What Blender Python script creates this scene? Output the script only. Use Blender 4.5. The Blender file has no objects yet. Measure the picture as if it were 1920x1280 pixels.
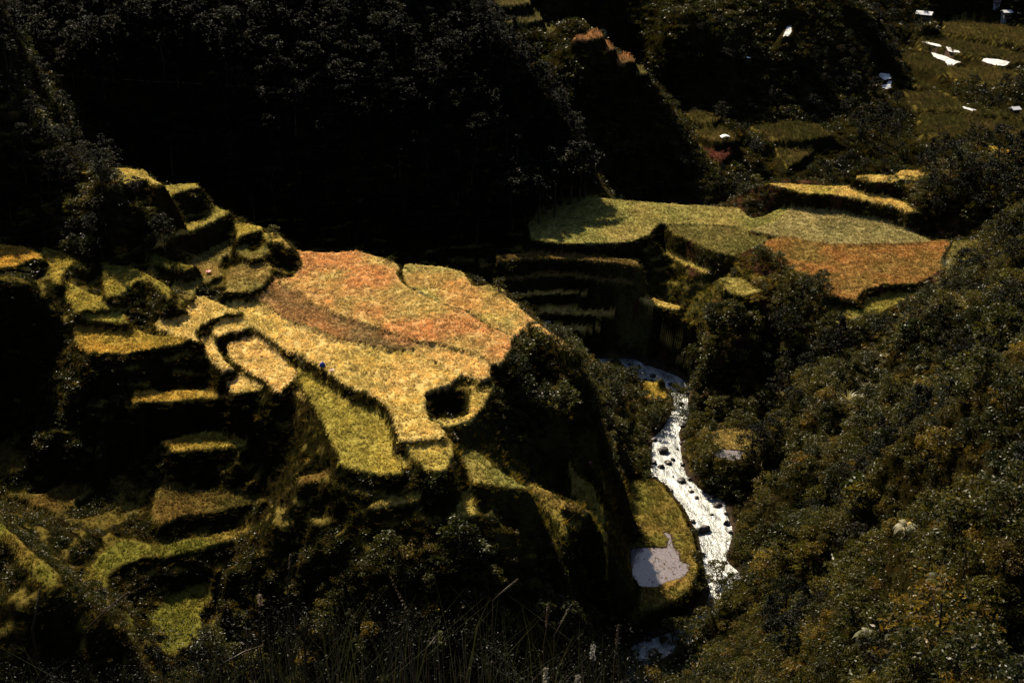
import bpy, math, random
import numpy as np
R = math.radians
# ---------------------------------------------------------------- scene, camera, light
scn = bpy.context.scene
PITCH = R(24.0); FPX = 2667.0
cam_d = bpy.data.cameras.new('camera'); cam_d.lens = 50.0; cam_d.sensor_width = 36.0
cam_d.clip_start = 0.2; cam_d.clip_end = 4000
cam = bpy.data.objects.new('camera', cam_d); scn.collection.objects.link(cam)
cam.location = (0, 0, 0); cam.rotation_euler = (R(90) - PITCH, 0, 0)
scn.camera = cam
SUN_EL, SUN_AZ = R(41), R(23)          # azimuth measured from +Y (view direction) towards -X
sd = np.array([-math.sin(SUN_AZ) * math.cos(SUN_EL), math.cos(SUN_AZ) * math.cos(SUN_EL), math.sin(SUN_EL)])
wd = bpy.data.worlds.new('World'); scn.world = wd; wd.use_nodes = True
nt = wd.node_tree; bg = nt.nodes['Background']
sky = nt.nodes.new('ShaderNodeTexSky'); sky.sky_type = 'NISHITA'; sky.sun_disc = False
sky.sun_elevation = SUN_EL; sky.sun_rotation = -SUN_AZ
nt.links.new(sky.outputs[0], bg.inputs[0]); bg.inputs[1].default_value = 0.05
sl = bpy.data.lights.new('sun', 'SUN'); sl.energy = 5.0; sl.angle = R(0.5); sl.color = (1.0, 0.87, 0.66)
so = bpy.data.objects.new('sun', sl); scn.collection.objects.link(so)
from mathutils import Vector, Matrix
so.rotation_euler = Vector(sd).to_track_quat('Z', 'Y').to_euler()
so.location = (-200, 300, 400)
vs = scn.view_settings; vs.view_transform = 'Standard'; vs.look = 'None'; vs.gamma = 1.0; vs.use_curve_mapping = False
vs.exposure = 1.1
scn.cycles.max_bounces = 5; scn.cycles.diffuse_bounces = 2; scn.cycles.glossy_bounces = 2
scn.cycles.transmission_bounces = 3; scn.cycles.transparent_max_bounces = 8
rng = np.random.default_rng(7); random.seed(7)

# ---------------------------------------------------------------- pixel -> world helpers
CP, SP = math.cos(PITCH), math.sin(PITCH)
def ray(px, py):
    xc = (np.asarray(px, float) - 960) / FPX; yc = (640 - np.asarray(py, float)) / FPX
    return xc, CP + yc * SP, -SP + yc * CP
def at_z(px, py, z):
    dx, dy, dz = ray(px, py); t = z / dz
    return dx * t, dy * t
def at_y(px, py, y):
    dx, dy, dz = ray(px, py); t = y / dy
    return dx * t, y + 0 * t, dz * t
def to_px(x, y, z):
    f = y * CP - z * SP; u = y * SP + z * CP
    return 960 + FPX * x / f, 640 - FPX * u / f
def riv_z(y): return -153 + (y - 205) * 0.05
def at_riv(px, py):
    z = -150.0
    for _ in range(8):
        x, y = at_z(px, py, z); z = riv_z(y)
    return x, y, z

# ---------------------------------------------------------------- value noise
def _hash(ix, iy, s):
    h = (ix.astype(np.int64) * 374761393 + iy.astype(np.int64) * 668265263 + s * 1442695041) & 0xffffffff
    h = ((h ^ (h >> 13)) * 1274126177) & 0xffffffff
    return ((h ^ (h >> 16)) & 0xffff) / 65535.0
def vnoise(x, y, s=0):
    x = np.asarray(x, float); y = np.asarray(y, float)
    ix = np.floor(x); iy = np.floor(y); fx = x - ix; fy = y - iy
    fx = fx * fx * (3 - 2 * fx); fy = fy * fy * (3 - 2 * fy)
    a = _hash(ix, iy, s); b = _hash(ix + 1, iy, s); c = _hash(ix, iy + 1, s); d = _hash(ix + 1, iy + 1, s)
    return (a + (b - a) * fx) * (1 - fy) + (c + (d - c) * fx) * fy
def fbm(x, y, sc, oct=4, s=0, g=0.5):
    v = 0; a = 1; t = 0; f = 1.0 / sc
    for o in range(oct):
        v = v + a * (vnoise(x * f + 17.3 * o, y * f - 9.1 * o, s + o) - 0.5); t += a; a *= g; f *= 2.03
    return v / t * 2

# ---------------------------------------------------------------- terraces traced as outlines and levels
# (name, level z, wall steepness, crop, outline)
F = []
def fld(name, z, s, crop, pts, grp='n'): F.append(dict(name=name, z=z, s=s, crop=crop, pts=pts, grp=grp))
# main spur
fld('A', -105.9, 3, 'rust', [(564,474),(607,475),(671,470),(701,479),(731,487),(745,494),(743,511),(755,531),(782,548),(809,560),(832,571),(876,585),(906,602),(920,615),(943,622),(960,632),(956,655),(943,680),(926,682),(910,668),(889,659),(842,649),(825,642),(775,638),(741,623),(708,615),(674,602),(634,588),(590,568),(573,555),(540,538),(517,524),(545,522),(568,500)])
fld('B', -106.6, 2.0, 'furrow', [(490,505),(517,524),(545,535),(590,566),(640,586),(708,612),(760,630),(785,642),(772,656),(708,649),(634,632),(540,598),(497,568),(470,561),(480,548),(492,530)])
fld('C', -107.3, 3, 'straw', [(416,568),(440,560),(470,559),(497,567),(540,597),(634,631),(708,648),(772,654),(790,662),(819,688),(850,690),(869,702),(846,714),(842,719),(825,727),(799,743),(795,763),(809,786),(825,793),(836,813),(829,822),(752,826),(745,806),(728,766),(708,746),(674,732),(651,722),(621,699),(590,679),(560,665),(544,659),(520,642),(497,628),(470,610),(453,601),(447,585),(427,578)])
fld('A2', -107.6, 3, 'rust2', [(760,497),(772,496),(836,501),(869,509),(876,518),(885,532),(893,541),(913,538),(943,541),(953,558),(987,588),(1030,622),(1050,630),(1077,662),(1064,655),(1037,632),(1008,624),(990,622),(980,618),(960,634),(940,618),(906,600),(876,583),(832,570),(800,556),(770,540),(755,515)])
fld('B2', -106.8, 2.6, 'straw2', [(770,640),(800,638),(842,652),(876,652),(910,669),(923,685),(916,709),(896,714),(869,702),(842,692),(819,679),(785,662)])
fld('W', -108.3, 3, 'gold', [(870,716),(886,712),(905,716),(922,714),(925,726),(910,752),(895,775),(880,790),(862,795),(840,800),(825,795),(812,787),(830,780),(884,770),(884,736)])
fld('D', -109.6, 2.4, 'green', [(556,668),(590,683),(621,703),(651,726),(674,736),(706,750),(725,770),(735,800),(745,830),(756,850),(762,875),(745,888),(720,892),(690,888),(655,878),(635,868),(638,850),(620,815),(600,775),(585,755),(565,720),(555,690)])
fld('E', -108.4, 2.8, 'gold', [(752,834),(848,828),(846,850),(840,878),(820,884),(801,876),(785,862),(768,850)])
fld('F', -113.0, 3, 'gold', [(842,886),(832,900),(822,915),(800,932),(776,938),(744,945),(708,952),(690,950),(710,940),(733,931),(770,923),(785,908),(798,893),(820,884)])
fld('Gs', -114.2, 1.8, 'gold', [(872,925),(896,926),(896,945),(892,965),(868,970),(858,958),(866,940)])
fld('H', -105.9, 2.4, 'straw', [(289,607),(300,595),(319,581),(322,560),(345,558),(386,556),(400,566),(427,578),(452,583),(450,588),(427,588),(400,598),(375,612),(363,626),(372,640),(350,636),(330,628),(300,618)])
fld('Ha', -108.3, 3, 'straw', [(352,632),(366,626),(400,640),(412,665),(440,690),(420,695),(400,678),(372,652)])
fld('Hb', -110.4, 3.4, 'straw', [(400,678),(425,688),(440,688),(460,700),(503,716),(505,728),(470,734),(440,738),(425,716),(412,700)])
fld('H2', -107.2, 2.6, 'straw', [(400,616),(420,606),(440,596),(458,602),(470,612),(455,618),(430,624),(412,632),(402,626)])
fld('H3', -109.0, 2.4, 'straw2', [(430,632),(455,622),(470,618),(500,642),(520,655),(530,672),(540,680),(556,700),(548,712),(530,735),(515,730),(505,718),(460,690),(432,668),(428,645)])
fld('H4', -110.8, 2.8, 'gold', [(505,728),(530,735),(552,722),(570,745),(590,775),(560,745),(540,738),(520,742),(500,740)])
fld('I', -106.5, 2.2, 'ochre', [(141,601),(175,612),(235,615),(302,632),(353,634),(357,642),(330,645),(302,650),(235,662),(168,661),(144,640)])
fld('J', -112.6, 3, 'ochre', [(250,737),(300,734),(400,730),(440,733),(470,735),(505,730),(500,742),(440,746),(380,748),(300,752),(250,752)])
fld('K', -118.3, 2.4, 'ochre', [(300,826),(360,815),(440,812),(540,805),(600,800),(612,812),(560,825),(480,832),(400,840),(330,845)])
fld('L', -123.6, 1.6, 'dry', [(300,905),(360,915),(430,917),(500,905),(560,893),(560,908),(545,918),(500,932),(480,945),(420,955),(340,968),(300,985),(285,960)])
fld('Lb', -113.2, 1.8, 'dry', [(560,893),(600,886),(650,878),(690,890),(650,896),(600,902),(560,908)])
fld('L3', -125.2, 1.4, 'dry', [(200,890),(250,880),(300,885),(330,905),(290,915),(240,930),(215,915)])
fld('L2', -126.5, 1.4, 'dry', [(20,925),(90,925),(120,905),(160,895),(190,885),(170,915),(140,940),(120,960),(60,945)])
fld('L4', -124, 1.4, 'dry', [(0,835),(50,845),(100,830),(60,870),(30,885),(0,880)])
fld('Mm', -126.2, 1.7, 'green2', [(135,1110),(170,1062),(200,1030),(240,1012),(290,1022),(330,1018),(400,1003),(470,983),(487,992),(440,1010),(370,1030),(310,1042),(265,1042),(225,1060),(200,1078),(200,1100),(215,1130),(250,1160),(240,1200),(190,1195),(150,1140)])
fld('N', -131.5, 1.7, 'green2', [(215,1150),(290,1148),(320,1118),(380,1092),(440,1075),(500,1060),(550,1045),(585,1038),(600,1052),(560,1066),(500,1080),(440,1096),(400,1118),(370,1150),(380,1200),(300,1230),(240,1210)])
fld('O', -113.0, 1.6, 'green2', [(0,975),(30,1000),(70,1040),(108,1080),(112,1092),(95,1098),(60,1062),(20,1020),(0,1005)])
fld('O2', -119.0, 1.6, 'green2', [(20,1100),(60,1090),(105,1100),(90,1115),(50,1122),(20,1115)])
# stair of terraces climbing left
fld('U3', -89.0, 3.0, 'gold2', [(205,313),(248,318),(273,321),(281,331),(300,344),(292,346),(269,334),(242,343),(229,346),(215,334)])
fld('U2', -93.8, 3.2, 'gold2', [(302,349),(350,345),(367,346),(374,351),(358,354),(325,363),(317,370),(308,358)])
fld('U1', -99.2, 3.2, 'gold2', [(396,388),(402,389),(430,396),(426,403),(408,410),(388,419),(371,428),(346,437),(320,447),(310,460),(292,462),(298,452),(323,429),(342,424),(377,413),(400,403)])
fld('U5', -100.8, 3.2, 'green', [(444,420),(470,420),(490,425),(487,430),(465,438),(448,445)])
fld('U6', -101.5, 3.2, 'gold', [(496,437),(519,437),(526,442),(536,452),(545,462),(530,456),(512,452),(503,450)])
fld('S', -104.4, 3.0, 'mixed', [(346,500),(362,489),(412,460),(446,452),(462,466),(440,470),(419,483),(408,506),(417,515),(400,523),(377,533),(362,546),(356,560),(325,560),(317,542),(346,519),(366,509)])
fld('S2', -101.6, 2.5, 'green2', [(280,478),(300,478),(330,492),(365,500),(350,508),(320,500),(290,492)])
fld('T2', -103.2, 3.0, 'mixed', [(444,466),(462,464),(473,478),(486,470),(506,454),(521,456),(505,470),(490,482),(470,486),(455,479)])
fld('T', -104.9, 3.0, 'mixed', [(430,505),(456,496),(469,485),(490,482),(510,500),(500,520),(486,540),(467,548),(417,549),(427,540),(425,525)])
fld('R', -101.6, 2.4, 'ygreen', [(191,497),(215,499),(245,500),(275,514),(305,530),(316,545),(319,556),(300,545),(288,533),(268,522),(248,530),(225,552),(205,556),(198,535)])
fld('P', -98.4, 2.2, 'amber', [(-40,450),(0,457),(60,467),(82,484),(60,486),(30,500),(-40,505)])
fld('Q', -100.8, 2.0, 'ygreen', [(80,462),(110,472),(150,492),(165,503),(130,498),(118,510),(112,532),(98,520),(82,500)])
fld('Qa', -103.2, 2.2, 'ygreen', [(104,528),(118,512),(125,528),(160,545),(195,560),(205,578),(150,582),(125,560)])
fld('Qb', -104.6, 2.4, 'ygreen', [(140,582),(160,572),(205,570),(225,580),(240,606),(205,604),(160,598)])
# lower spur by the river
fld('X1', -112.0, 2.8, 'lgreen', [(846,815),(872,838),(905,850),(930,878),(968,900),(985,915),(950,914),(912,905),(890,905),(875,880),(858,856)])
fld('X2', -119.8, 2.8, 'ygreen2', [(995,903),(1031,921),(1060,935),(1085,942),(1100,958),(1090,964),(1062,948),(1050,960),(1066,1000),(1062,1010),(1040,975),(1018,945),(1000,925)])
fld('X2b', -122.5, 4, 'mixed', [(1058,966),(1080,962),(1098,972),(1092,985),(1066,988)])
fld('X3', -127.5, 2.8, 'ygreen2', [(1068,858),(1081,888),(1110,906),(1130,935),(1132,964),(1139,1021),(1146,1050),(1130,1090),(1117,1112),(1108,1086),(1096,1036),(1080,1000),(1078,985),(1100,980),(1108,960),(1085,935),(1072,922)])
fld('X4', -132.8, 2.8, 'mixed', [(1112,865),(1135,880),(1160,903),(1172,930),(1176,978),(1166,1021),(1164,1055),(1150,1058),(1148,1030),(1140,990),(1150,960),(1140,925),(1122,900)])
fld('X5', -147.5, 2.6, 'moss', [(1186,903),(1215,900),(1239,905),(1262,935),(1280,966),(1298,1006),(1308,1033),(1307,1065),(1300,1100),(1285,1118),(1250,1139),(1207,1166),(1176,1162),(1174,1099),(1176,1033),(1178,966)])
fld('V1', -114.5, 3, 'lgreen', [(1022,690),(1040,688),(1052,705),(1052,740),(1046,765),(1030,762),(1026,730)])
# far bank: big fields
fld('G1', -122.0, 3, 'green3', [(1030,378),(1060,374),(1110,370),(1150,374),(1200,378),(1260,382),(1300,386),(1340,388),(1385,390),(1410,410),(1440,402),(1484,384),(1490,395),(1464,410),(1440,422),(1405,436),(1386,424),(1321,420),(1251,420),(1238,418),(1218,440),(1202,446),(1185,452),(1130,456),(1060,456),(1000,450),(990,420),(1010,395)])
fld('G2', -122.4, 2.6, 'green4', [(1251,422),(1321,418),(1386,422),(1408,433),(1435,441),(1440,452),(1405,470),(1380,480),(1353,474),(1325,463),(1299,452),(1270,440),(1255,430)])
fld('G3', -121.3, 2.2, 'pale', [(1484,382),(1521,384),(1577,390),(1633,403),(1675,418),(1717,438),(1745,452),(1661,457),(1560,457),(1521,451),(1492,445),(1445,441),(1405,432),(1464,410)])
fld('G4', -121.7, 1.6, 'rust3', [(1436,452),(1470,443),(1501,446),(1526,455),(1605,455),(1703,455),(1782,453),(1780,480),(1773,508),(1717,530),(1661,533),(1625,541),(1605,561),(1549,552),(1540,521),(1478,504),(1458,482),(1442,469)])
fld('G5', -124.2, 1.0, 'ygreen2', [(1625,541),(1661,533),(1717,530),(1765,515),(1752,535),(1722,552),(1690,568),(1655,585),(1600,600),(1580,590),(1605,562)])
fld('G6', -119.0, 1.2, 'green4', [(1786,452),(1838,450),(1842,470),(1825,500),(1795,515),(1776,510),(1780,480)])
fld('Y1', -117.0, 2.6, 'gold', [(1439,344),(1521,348),(1588,349),(1620,352),(1650,364),(1690,378),(1722,398),(1705,397),(1675,385),(1619,374),(1563,365),(1515,362),(1473,353)])
fld('Y2', -113.6, 2.6, 'gold', [(1606,332),(1633,327),(1672,330),(1689,320),(1729,322),(1745,332),(1726,337),(1690,337),(1670,342),(1633,340)])
fld('Y3', -108.5, 1.6, 'amber', [(1838,276),(1880,276),(1925,290),(1980,300),(1980,320),(1920,306),(1890,302),(1860,292)])
fld('Z1', -127.3, 2.2, 'gold', [(1206,452),(1233,464),(1255,468),(1288,481),(1332,494),(1343,505),(1349,515),(1321,511),(1288,498),(1255,481),(1222,466),(1205,458)])
TZ = [(-124.2,505,14),(-128.2,543,13),(-132.2,578,12),(-136.0,608,12),(-140.0,637,14)]
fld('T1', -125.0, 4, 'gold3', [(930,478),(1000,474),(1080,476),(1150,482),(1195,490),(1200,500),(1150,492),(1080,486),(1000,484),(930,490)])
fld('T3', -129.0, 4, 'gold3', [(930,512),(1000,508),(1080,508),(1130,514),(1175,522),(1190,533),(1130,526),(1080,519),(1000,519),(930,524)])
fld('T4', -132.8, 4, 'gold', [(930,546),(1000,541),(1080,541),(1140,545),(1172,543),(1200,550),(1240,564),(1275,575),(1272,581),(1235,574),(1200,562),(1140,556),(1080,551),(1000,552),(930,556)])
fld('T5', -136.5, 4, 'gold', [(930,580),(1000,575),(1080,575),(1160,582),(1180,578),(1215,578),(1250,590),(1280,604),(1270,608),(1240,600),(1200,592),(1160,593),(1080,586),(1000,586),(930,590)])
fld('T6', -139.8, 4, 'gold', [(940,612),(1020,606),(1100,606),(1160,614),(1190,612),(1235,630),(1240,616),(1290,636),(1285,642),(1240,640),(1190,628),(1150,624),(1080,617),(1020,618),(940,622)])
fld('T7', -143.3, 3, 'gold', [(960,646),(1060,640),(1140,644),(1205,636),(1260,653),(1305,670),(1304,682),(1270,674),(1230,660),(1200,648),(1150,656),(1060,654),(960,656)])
# small levels at the river foot on the right
fld('M1', -144.5, 1.0, 'mixed', [(1335,808),(1400,798),(1440,808),(1430,840),(1400,860),(1345,862),(1330,840)])
fld('M2', -146.9, 1.0, 'ochre', [(1203,716),(1233,719),(1251,730),(1253,745),(1230,752),(1205,742)])
fld('M3', -127, 1.0, 'lgreen', [(1560,590),(1600,596),(1610,612),(1585,622),(1560,610)])
fld('M4', -125.0, 1.2, 'lgreen', [(1345,520),(1385,520),(1430,545),(1400,555),(1362,545)])
# far valley levels
def far(name, z, crop, pts): fld(name, z, 3.0, crop, pts, 'f')
far('K1', -138.5, 'far1', [(1725,215),(1790,205),(1850,212),(1930,225),(1990,240),(1990,262),(1930,252),(1850,246),(1780,258),(1730,250)])
far('K2', -136.6, 'far1', [(1700,172),(1760,170),(1800,190),(1860,204),(1930,206),(1990,220),(1930,222),(1840,212),(1780,204),(1720,202),(1705,190)])
far('K3', -134.0, 'far2', [(1780,118),(1800,128),(1830,126),(1860,128),(1905,134),(1900,150),(1870,158),(1830,150),(1800,148),(1780,140)])
far('K4', -131.8, 'far1', [(1720,75),(1780,70),(1850,85),(1900,98),(1990,110),(1990,122),(1900,112),(1840,106),(1780,96),(1730,92)])
far('K5', -129.0, 'far2', [(1770,40),(1820,38),(1870,46),(1930,58),(1990,60),(1990,90),(1930,84),(1880,78),(1820,68),(1780,60)])
far('K6', -132.5, 'far1', [(1690,100),(1725,98),(1760,112),(1780,125),(1770,140),(1730,128),(1700,118)])
far('K7', -137.5, 'far1', [(1690,140),(1720,135),(1745,150),(1750,165),(1715,160)])
far('R1', -133.5, 'redsoil', [(1310,272),(1345,272),(1378,275),(1372,285),(1352,300),(1330,292)])
far('R2', -130.2, 'far2', [(1296,232),(1340,230),(1370,248),(1380,262),(1340,264),(1310,252)])
far('R3', -128.0, 'far2', [(1285,212),(1310,208),(1350,222),(1340,230),(1300,228)])
far('R4', -137.2, 'far2', [(1450,262),(1500,262),(1525,280),(1500,300),(1475,312),(1460,290)])
far('R5', -134.0, 'far1', [(1410,238),(1480,226),(1530,232),(1560,252),(1500,262),(1450,258)])
far('S5', -107.4, 'far3', [(940,50),(1000,47),(1060,28),(1100,30),(1115,40),(1075,58),(1000,62),(940,64)])
for i, (z, l, r, y0) in enumerate([(-91.5, 880, 985, 6), (-96.0, 900, 1008, 38), (-100.5, 920, 1040, 66)]):
    far('V%d' % i, z, 'far3', [(l - 30, y0 - 4), (l + 40, y0 - 3), (r - 40, y0 - 6), (r - 22, y0 - 18), (r, y0 - 14), (r + 10, y0 - 2), (r - 20, y0 + 3), (l + 40, y0 + 4), (l - 30, y0 + 3)])
for i, (z, l, r, y0, c) in enumerate([(-94.8, 1075, 1132, 68, 'far4'), (-98.8, 1110, 1152, 90, 'far4'), (-102.9, 1125, 1192, 112, 'far4'), (-107.2, 1150, 1215, 136, 'far3')]):
    far('Vb%d' % i, z, c, [(l, y0 + 2), (r - 30, y0 - 3), (r - 24, y0 - 12), (r - 12, y0 - 11), (r, y0), (r - 20, y0 + 4), (l, y0 + 6)])
FIELDS = F
DROP = {'S5'}
FIELDS = [f for f in FIELDS if f['name'] not in DROP]
# levels that run downhill towards the camera: height at a given y, and fall per metre
TILT = dict(X3=(-121.8, 229.0, .56), X4=(-127.8, 241.0, .47), X2=(-118.0, 208.0, .41))
def zlev(f, y):
    t = TILT.get(f['name'])
    return (t[0] + t[2] * (y - t[1])) if t else f['z'] + 0 * y
for f in FIELDS:
    p = np.array(f['pts'], float); z = np.full(len(p), float(f['z']))
    for _ in range(12 if f['name'] in TILT else 1):
        x, y = at_z(p[:, 0], p[:, 1], z); z = .5 * z + .5 * zlev(f, y) if f['name'] in TILT else z
    f['w'] = np.stack([x, y], 1); f['z'] = float(np.mean(z))

# river outline: paired bank points in picture coordinates
RIV = [((960,716),(950,696)),((1050,700),(1050,682)),((1110,692),(1125,673)),((1145,684),(1180,673)),((1160,684),(1210,683)),((1172,692),(1235,692)),((1189,706),(1262,702)),((1208,714),(1280,713)),((1233,718),(1294,725)),((1251,730),(1294,736)),
       ((1262,745),(1290,750)),((1262,760),(1292,770)),((1256,780),(1288,790)),((1244,801),(1274,808)),((1226,819),(1275,826)),((1222,845),(1277,850)),((1222,868),(1281,872)),((1220,890),(1287,890)),((1240,903),(1300,905)),
       ((1255,916),(1325,925)),((1266,932),(1356,940)),((1284,955),(1362,962)),((1296,978),(1371,985)),((1308,1001),(1373,1002)),((1314,1027),(1368,1022)),((1319,1055),(1362,1048)),((1324,1083),(1385,1072)),((1330,1112),(1404,1098)),
       ((1310,1150),(1390,1150)),((1265,1182),(1318,1195)),((1200,1205),(1252,1228)),((1152,1236),(1200,1262)),((1172,1285),(1235,1290)),((1210,1350),(1275,1350))]
L = np.array([at_riv(*a) for a, b in RIV]); Rr = np.array([at_riv(*b) for a, b in RIV])
def resample(P, n):
    k = np.arange(len(P)); u = np.linspace(0, len(P) - 1, n); i = np.clip(u.astype(int), 0, len(P) - 2); t = (u - i)[:, None]
    Pm = np.vstack([2 * P[0] - P[1], P, 2 * P[-1] - P[-2]]); p0, p1, p2, p3 = Pm[i], Pm[i + 1], Pm[i + 2], Pm[i + 3]
    return 0.5 * (2 * p1 + (p2 - p0) * t + (2 * p0 - 5 * p1 + 4 * p2 - p3) * t * t + (3 * p1 - p0 - 3 * p2 + p3) * t ** 3)
RL, RRt = resample(L, 330), resample(Rr, 330)
riv_poly = np.vstack([RL[:, :2], RRt[::-1, :2]])

def in_poly(x, y, P):
    ins = np.zeros(x.shape, bool); n = len(P)
    for i in range(n):
        x1, y1 = P[i]; x2, y2 = P[(i + 1) % n]
        if y1 == y2: continue
        c = ((y1 > y) != (y2 > y)) & (x < (x2 - x1) * (y - y1) / (y2 - y1) + x1)
        ins ^= c
    return ins
def dist_poly(x, y, P):
    d = np.full(x.shape, 1e9); n = len(P)
    for i in range(n):
        a = P[i]; b = P[(i + 1) % n]; ab = b - a; l = ab @ ab + 1e-9
        t = np.clip(((x - a[0]) * ab[0] + (y - a[1]) * ab[1]) / l, 0, 1)
        d = np.minimum(d, (x - a[0] - t * ab[0]) ** 2 + (y - a[1] - t * ab[1]) ** 2)
    return np.sqrt(d)

# ---------------------------------------------------------------- base relief: thin-plate spline through control points
ctl = []
def cz(px, py, z): x, y = at_z(px, py, z); ctl.append((x, y, z))
def cy(px, py, y): x, y, z = at_y(px, py, y); ctl.append((x, y, z))
def cw(x, y, z): ctl.append((x, y, z))
for f in FIELDS:
    k = max(1, len(f['w']) // 12)
    for p in f['w'][::k]: cw(p[0], p[1], float(zlev(f, p[1])) - 1.0)
for i in range(0, 330, 22):
    m = (RL[i] + RRt[i]) / 2; cw(m[0], m[1], m[2] - 1.0)
for px, py, y in [(250,300,350),(250,150,362),(250,0,388),(500,430,338),(500,300,350),(500,150,366),(500,0,394),(720,470,340),(720,330,352),(720,180,370),(720,0,404),
                  (900,470,343),(900,330,358),(900,180,378),(850,60,400),(1000,400,356),(1050,300,370),(980,200,380),(60,80,372),(60,-60,402),
                  (1040,350,366),(1085,380,366),(960,300,362),(880,0,408),(925,60,396),(985,120,390),(1040,200,384),(1085,290,376),(900,0,470),(940,30,484),(960,60,478),(1000,100,466),
                  (0,440,268),(0,300,285),(0,150,300),(0,0,318),(100,400,281),(100,250,300),(200,330,276),(170,420,268),(240,420,274),(-150,300,280),(-150,450,262),(-150,100,300),(60,200,304),
                  (1150,360,412),(1150,290,424),(1150,200,440),(1180,150,452),(1100,100,458),(1000,60,468),(900,20,474),(1060,30,472),(1200,130,460),(1250,180,458),(1290,240,452),(1230,300,436),(1000,-40,492),
                  (1300,340,430),(1420,340,446),(1350,300,452),(1400,250,474),(1550,330,452),(1600,290,470),
                  (1400,200,500),(1400,100,520),(1400,20,541),(1550,200,512),(1550,100,535),(1550,20,556),(1250,60,515),(1300,0,538),(1640,140,543),(1620,60,568),(1650,230,505),(1700,250,500),(1650,20,585),
                  (1700,60,596),(1760,20,620),(1850,15,628),(1920,20,632),(1850,-60,650)]:
    cy(px, py, y)
for px, py, z in [(1400,870,-145),(1450,850,-143),(1500,640,-133),(1440,620,-135),(1380,600,-136),(1330,560,-134),(1330,640,-140),(1400,700,-141),(1500,750,-136),(1600,640,-127),(1700,620,-120),
                  (1750,580,-117),(1900,500,-106),(1860,400,-108),(1900,340,-107),(1800,330,-110),(1780,400,-113),(1700,700,-120),(1600,800,-126),(1800,700,-109),(1900,700,-98),
                  (1500,900,-136),(1420,960,-145),(1600,1000,-120),(1700,1000,-110),(1800,950,-101),(1900,900,-90),(1450,1080,-139),(1500,1180,-128),(1620,1180,-102),(1750,1150,-92),(1900,1100,-80),(1900,1270,-72),
                  (1440,1270,-128),(1380,1200,-144),(1700,1270,-88),(1300,1270,-140),
                  (1100,740,-132),(1150,720,-141),(1180,800,-146),(1120,800,-137),(1050,800,-126),(1000,740,-116),(1190,870,-149),(1080,700,-120),(1130,690,-138),(980,820,-118),
                  (900,1030,-120),(1000,1060,-121.5),(1080,1120,-131),(1040,1090,-126),(800,1050,-118),(1120,1145,-139.5),(1000,1150,-128),(850,1150,-127),(650,1100,-122.5),(650,980,-116.5),(780,990,-115.5),(500,1180,-137),(620,1200,-130),(900,1260,-133),
                  (100,1160,-128),(60,700,-113.5),(60,600,-103.5),(60,835,-124),(200,700,-112.5),(300,700,-112),(350,690,-111.5),(450,790,-117.5),(300,790,-117),(450,870,-122.5),(300,870,-121),(560,860,-119),(60,780,-120),(150,800,-121),(20,560,-100),(130,720,-114.5),(-150,600,-98),(-150,900,-112),(-150,1100,-112),(150,1000,-123),(60,1000,-121),
                  (1270,548,-131),(1320,600,-139),(1290,535,-130),(1350,650,-142)]:
    cz(px, py, z)
for p in [(-140,150,-105),(-100,150,-118),(-60,160,-133),(-20,165,-142),(20,175,-148),(-60,110,-100),(0,120,-122),(30,130,-120),(50,100,-85),(-100,80,-70),(0,70,-72),(60,60,-52),(120,90,-50),(0,30,-30),(-50,30,-28),(60,20,-20),
          (-10,8,-8.5),(10,8,-8.5),(0,3,-4.2),(0,-4,-1.0),(-30,6,-7),(30,6,-6),(0,-40,10),(-150,0,0),(150,0,10),(150,150,-40),(160,250,-70),(190,350,-80),(130,300,-98),(250,450,-100),(130,380,-125),(100,395,-142),(40,388,-146),(150,420,-140),(200,480,-128),
          (-20,320,-140),(-60,318,-128),(-100,316,-112),(20,330,-143),(40,345,-143),(-160,330,-95),
          (60,500,-140),(40,520,-130),(20,560,-90),(-100,450,-42),(-250,420,-15),(-250,300,-20),(-250,150,-20),(-100,600,10),(-300,600,40),(60,620,-85),(60,760,-50),(180,760,-70),(300,720,-40),(200,680,-85),(300,620,-110),(350,500,-60),(350,300,0),(-300,0,20),(300,0,30),(0,900,10),(400,900,0),(-400,900,60),(-60,520,-22),(-30,450,-58),(20,540,-70),(-20,500,-78),(-2,404,-90),(-4,420,-95),(-12,440,-98),(6,396,-98)]:
    cw(*p)
for p in [(5,425,-112),(15,415,-118),(-2,440,-106),(22,405,-126),(30,396,-134)]: cw(*p)
ctl = np.array(ctl)
# merge near-duplicates
keep = []; 
for i, p in enumerate(ctl):
    if all((p[0]-ctl[j][0])**2 + (p[1]-ctl[j][1])**2 > 4.0 for j in keep): keep.append(i)
ctl = ctl[keep]
S = 100.0
def tps_k(d2): return np.where(d2 > 0, 0.5 * d2 * np.log(d2 + 1e-12), 0)
X = ctl[:, :2] / S; n = len(X)
K = tps_k(((X[:, None] - X[None]) ** 2).sum(-1)) + np.eye(n) * 2e-4
P3 = np.hstack([np.ones((n, 1)), X])
M = np.block([[K, P3], [P3.T, np.zeros((3, 3))]])
sol = np.linalg.solve(M, np.concatenate([ctl[:, 2], np.zeros(3)]))
def base(x, y):
    sh = x.shape; x = x.ravel() / S; y = y.ravel() / S; out = np.empty(len(x))
    for a in range(0, len(x), 20000):
        q = np.stack([x[a:a+20000], y[a:a+20000]], 1)
        out[a:a+20000] = tps_k(((q[:, None] - X[None]) ** 2).sum(-1)) @ sol[:n] + sol[n] + q @ sol[n+1:]
    return out.reshape(sh)

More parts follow.
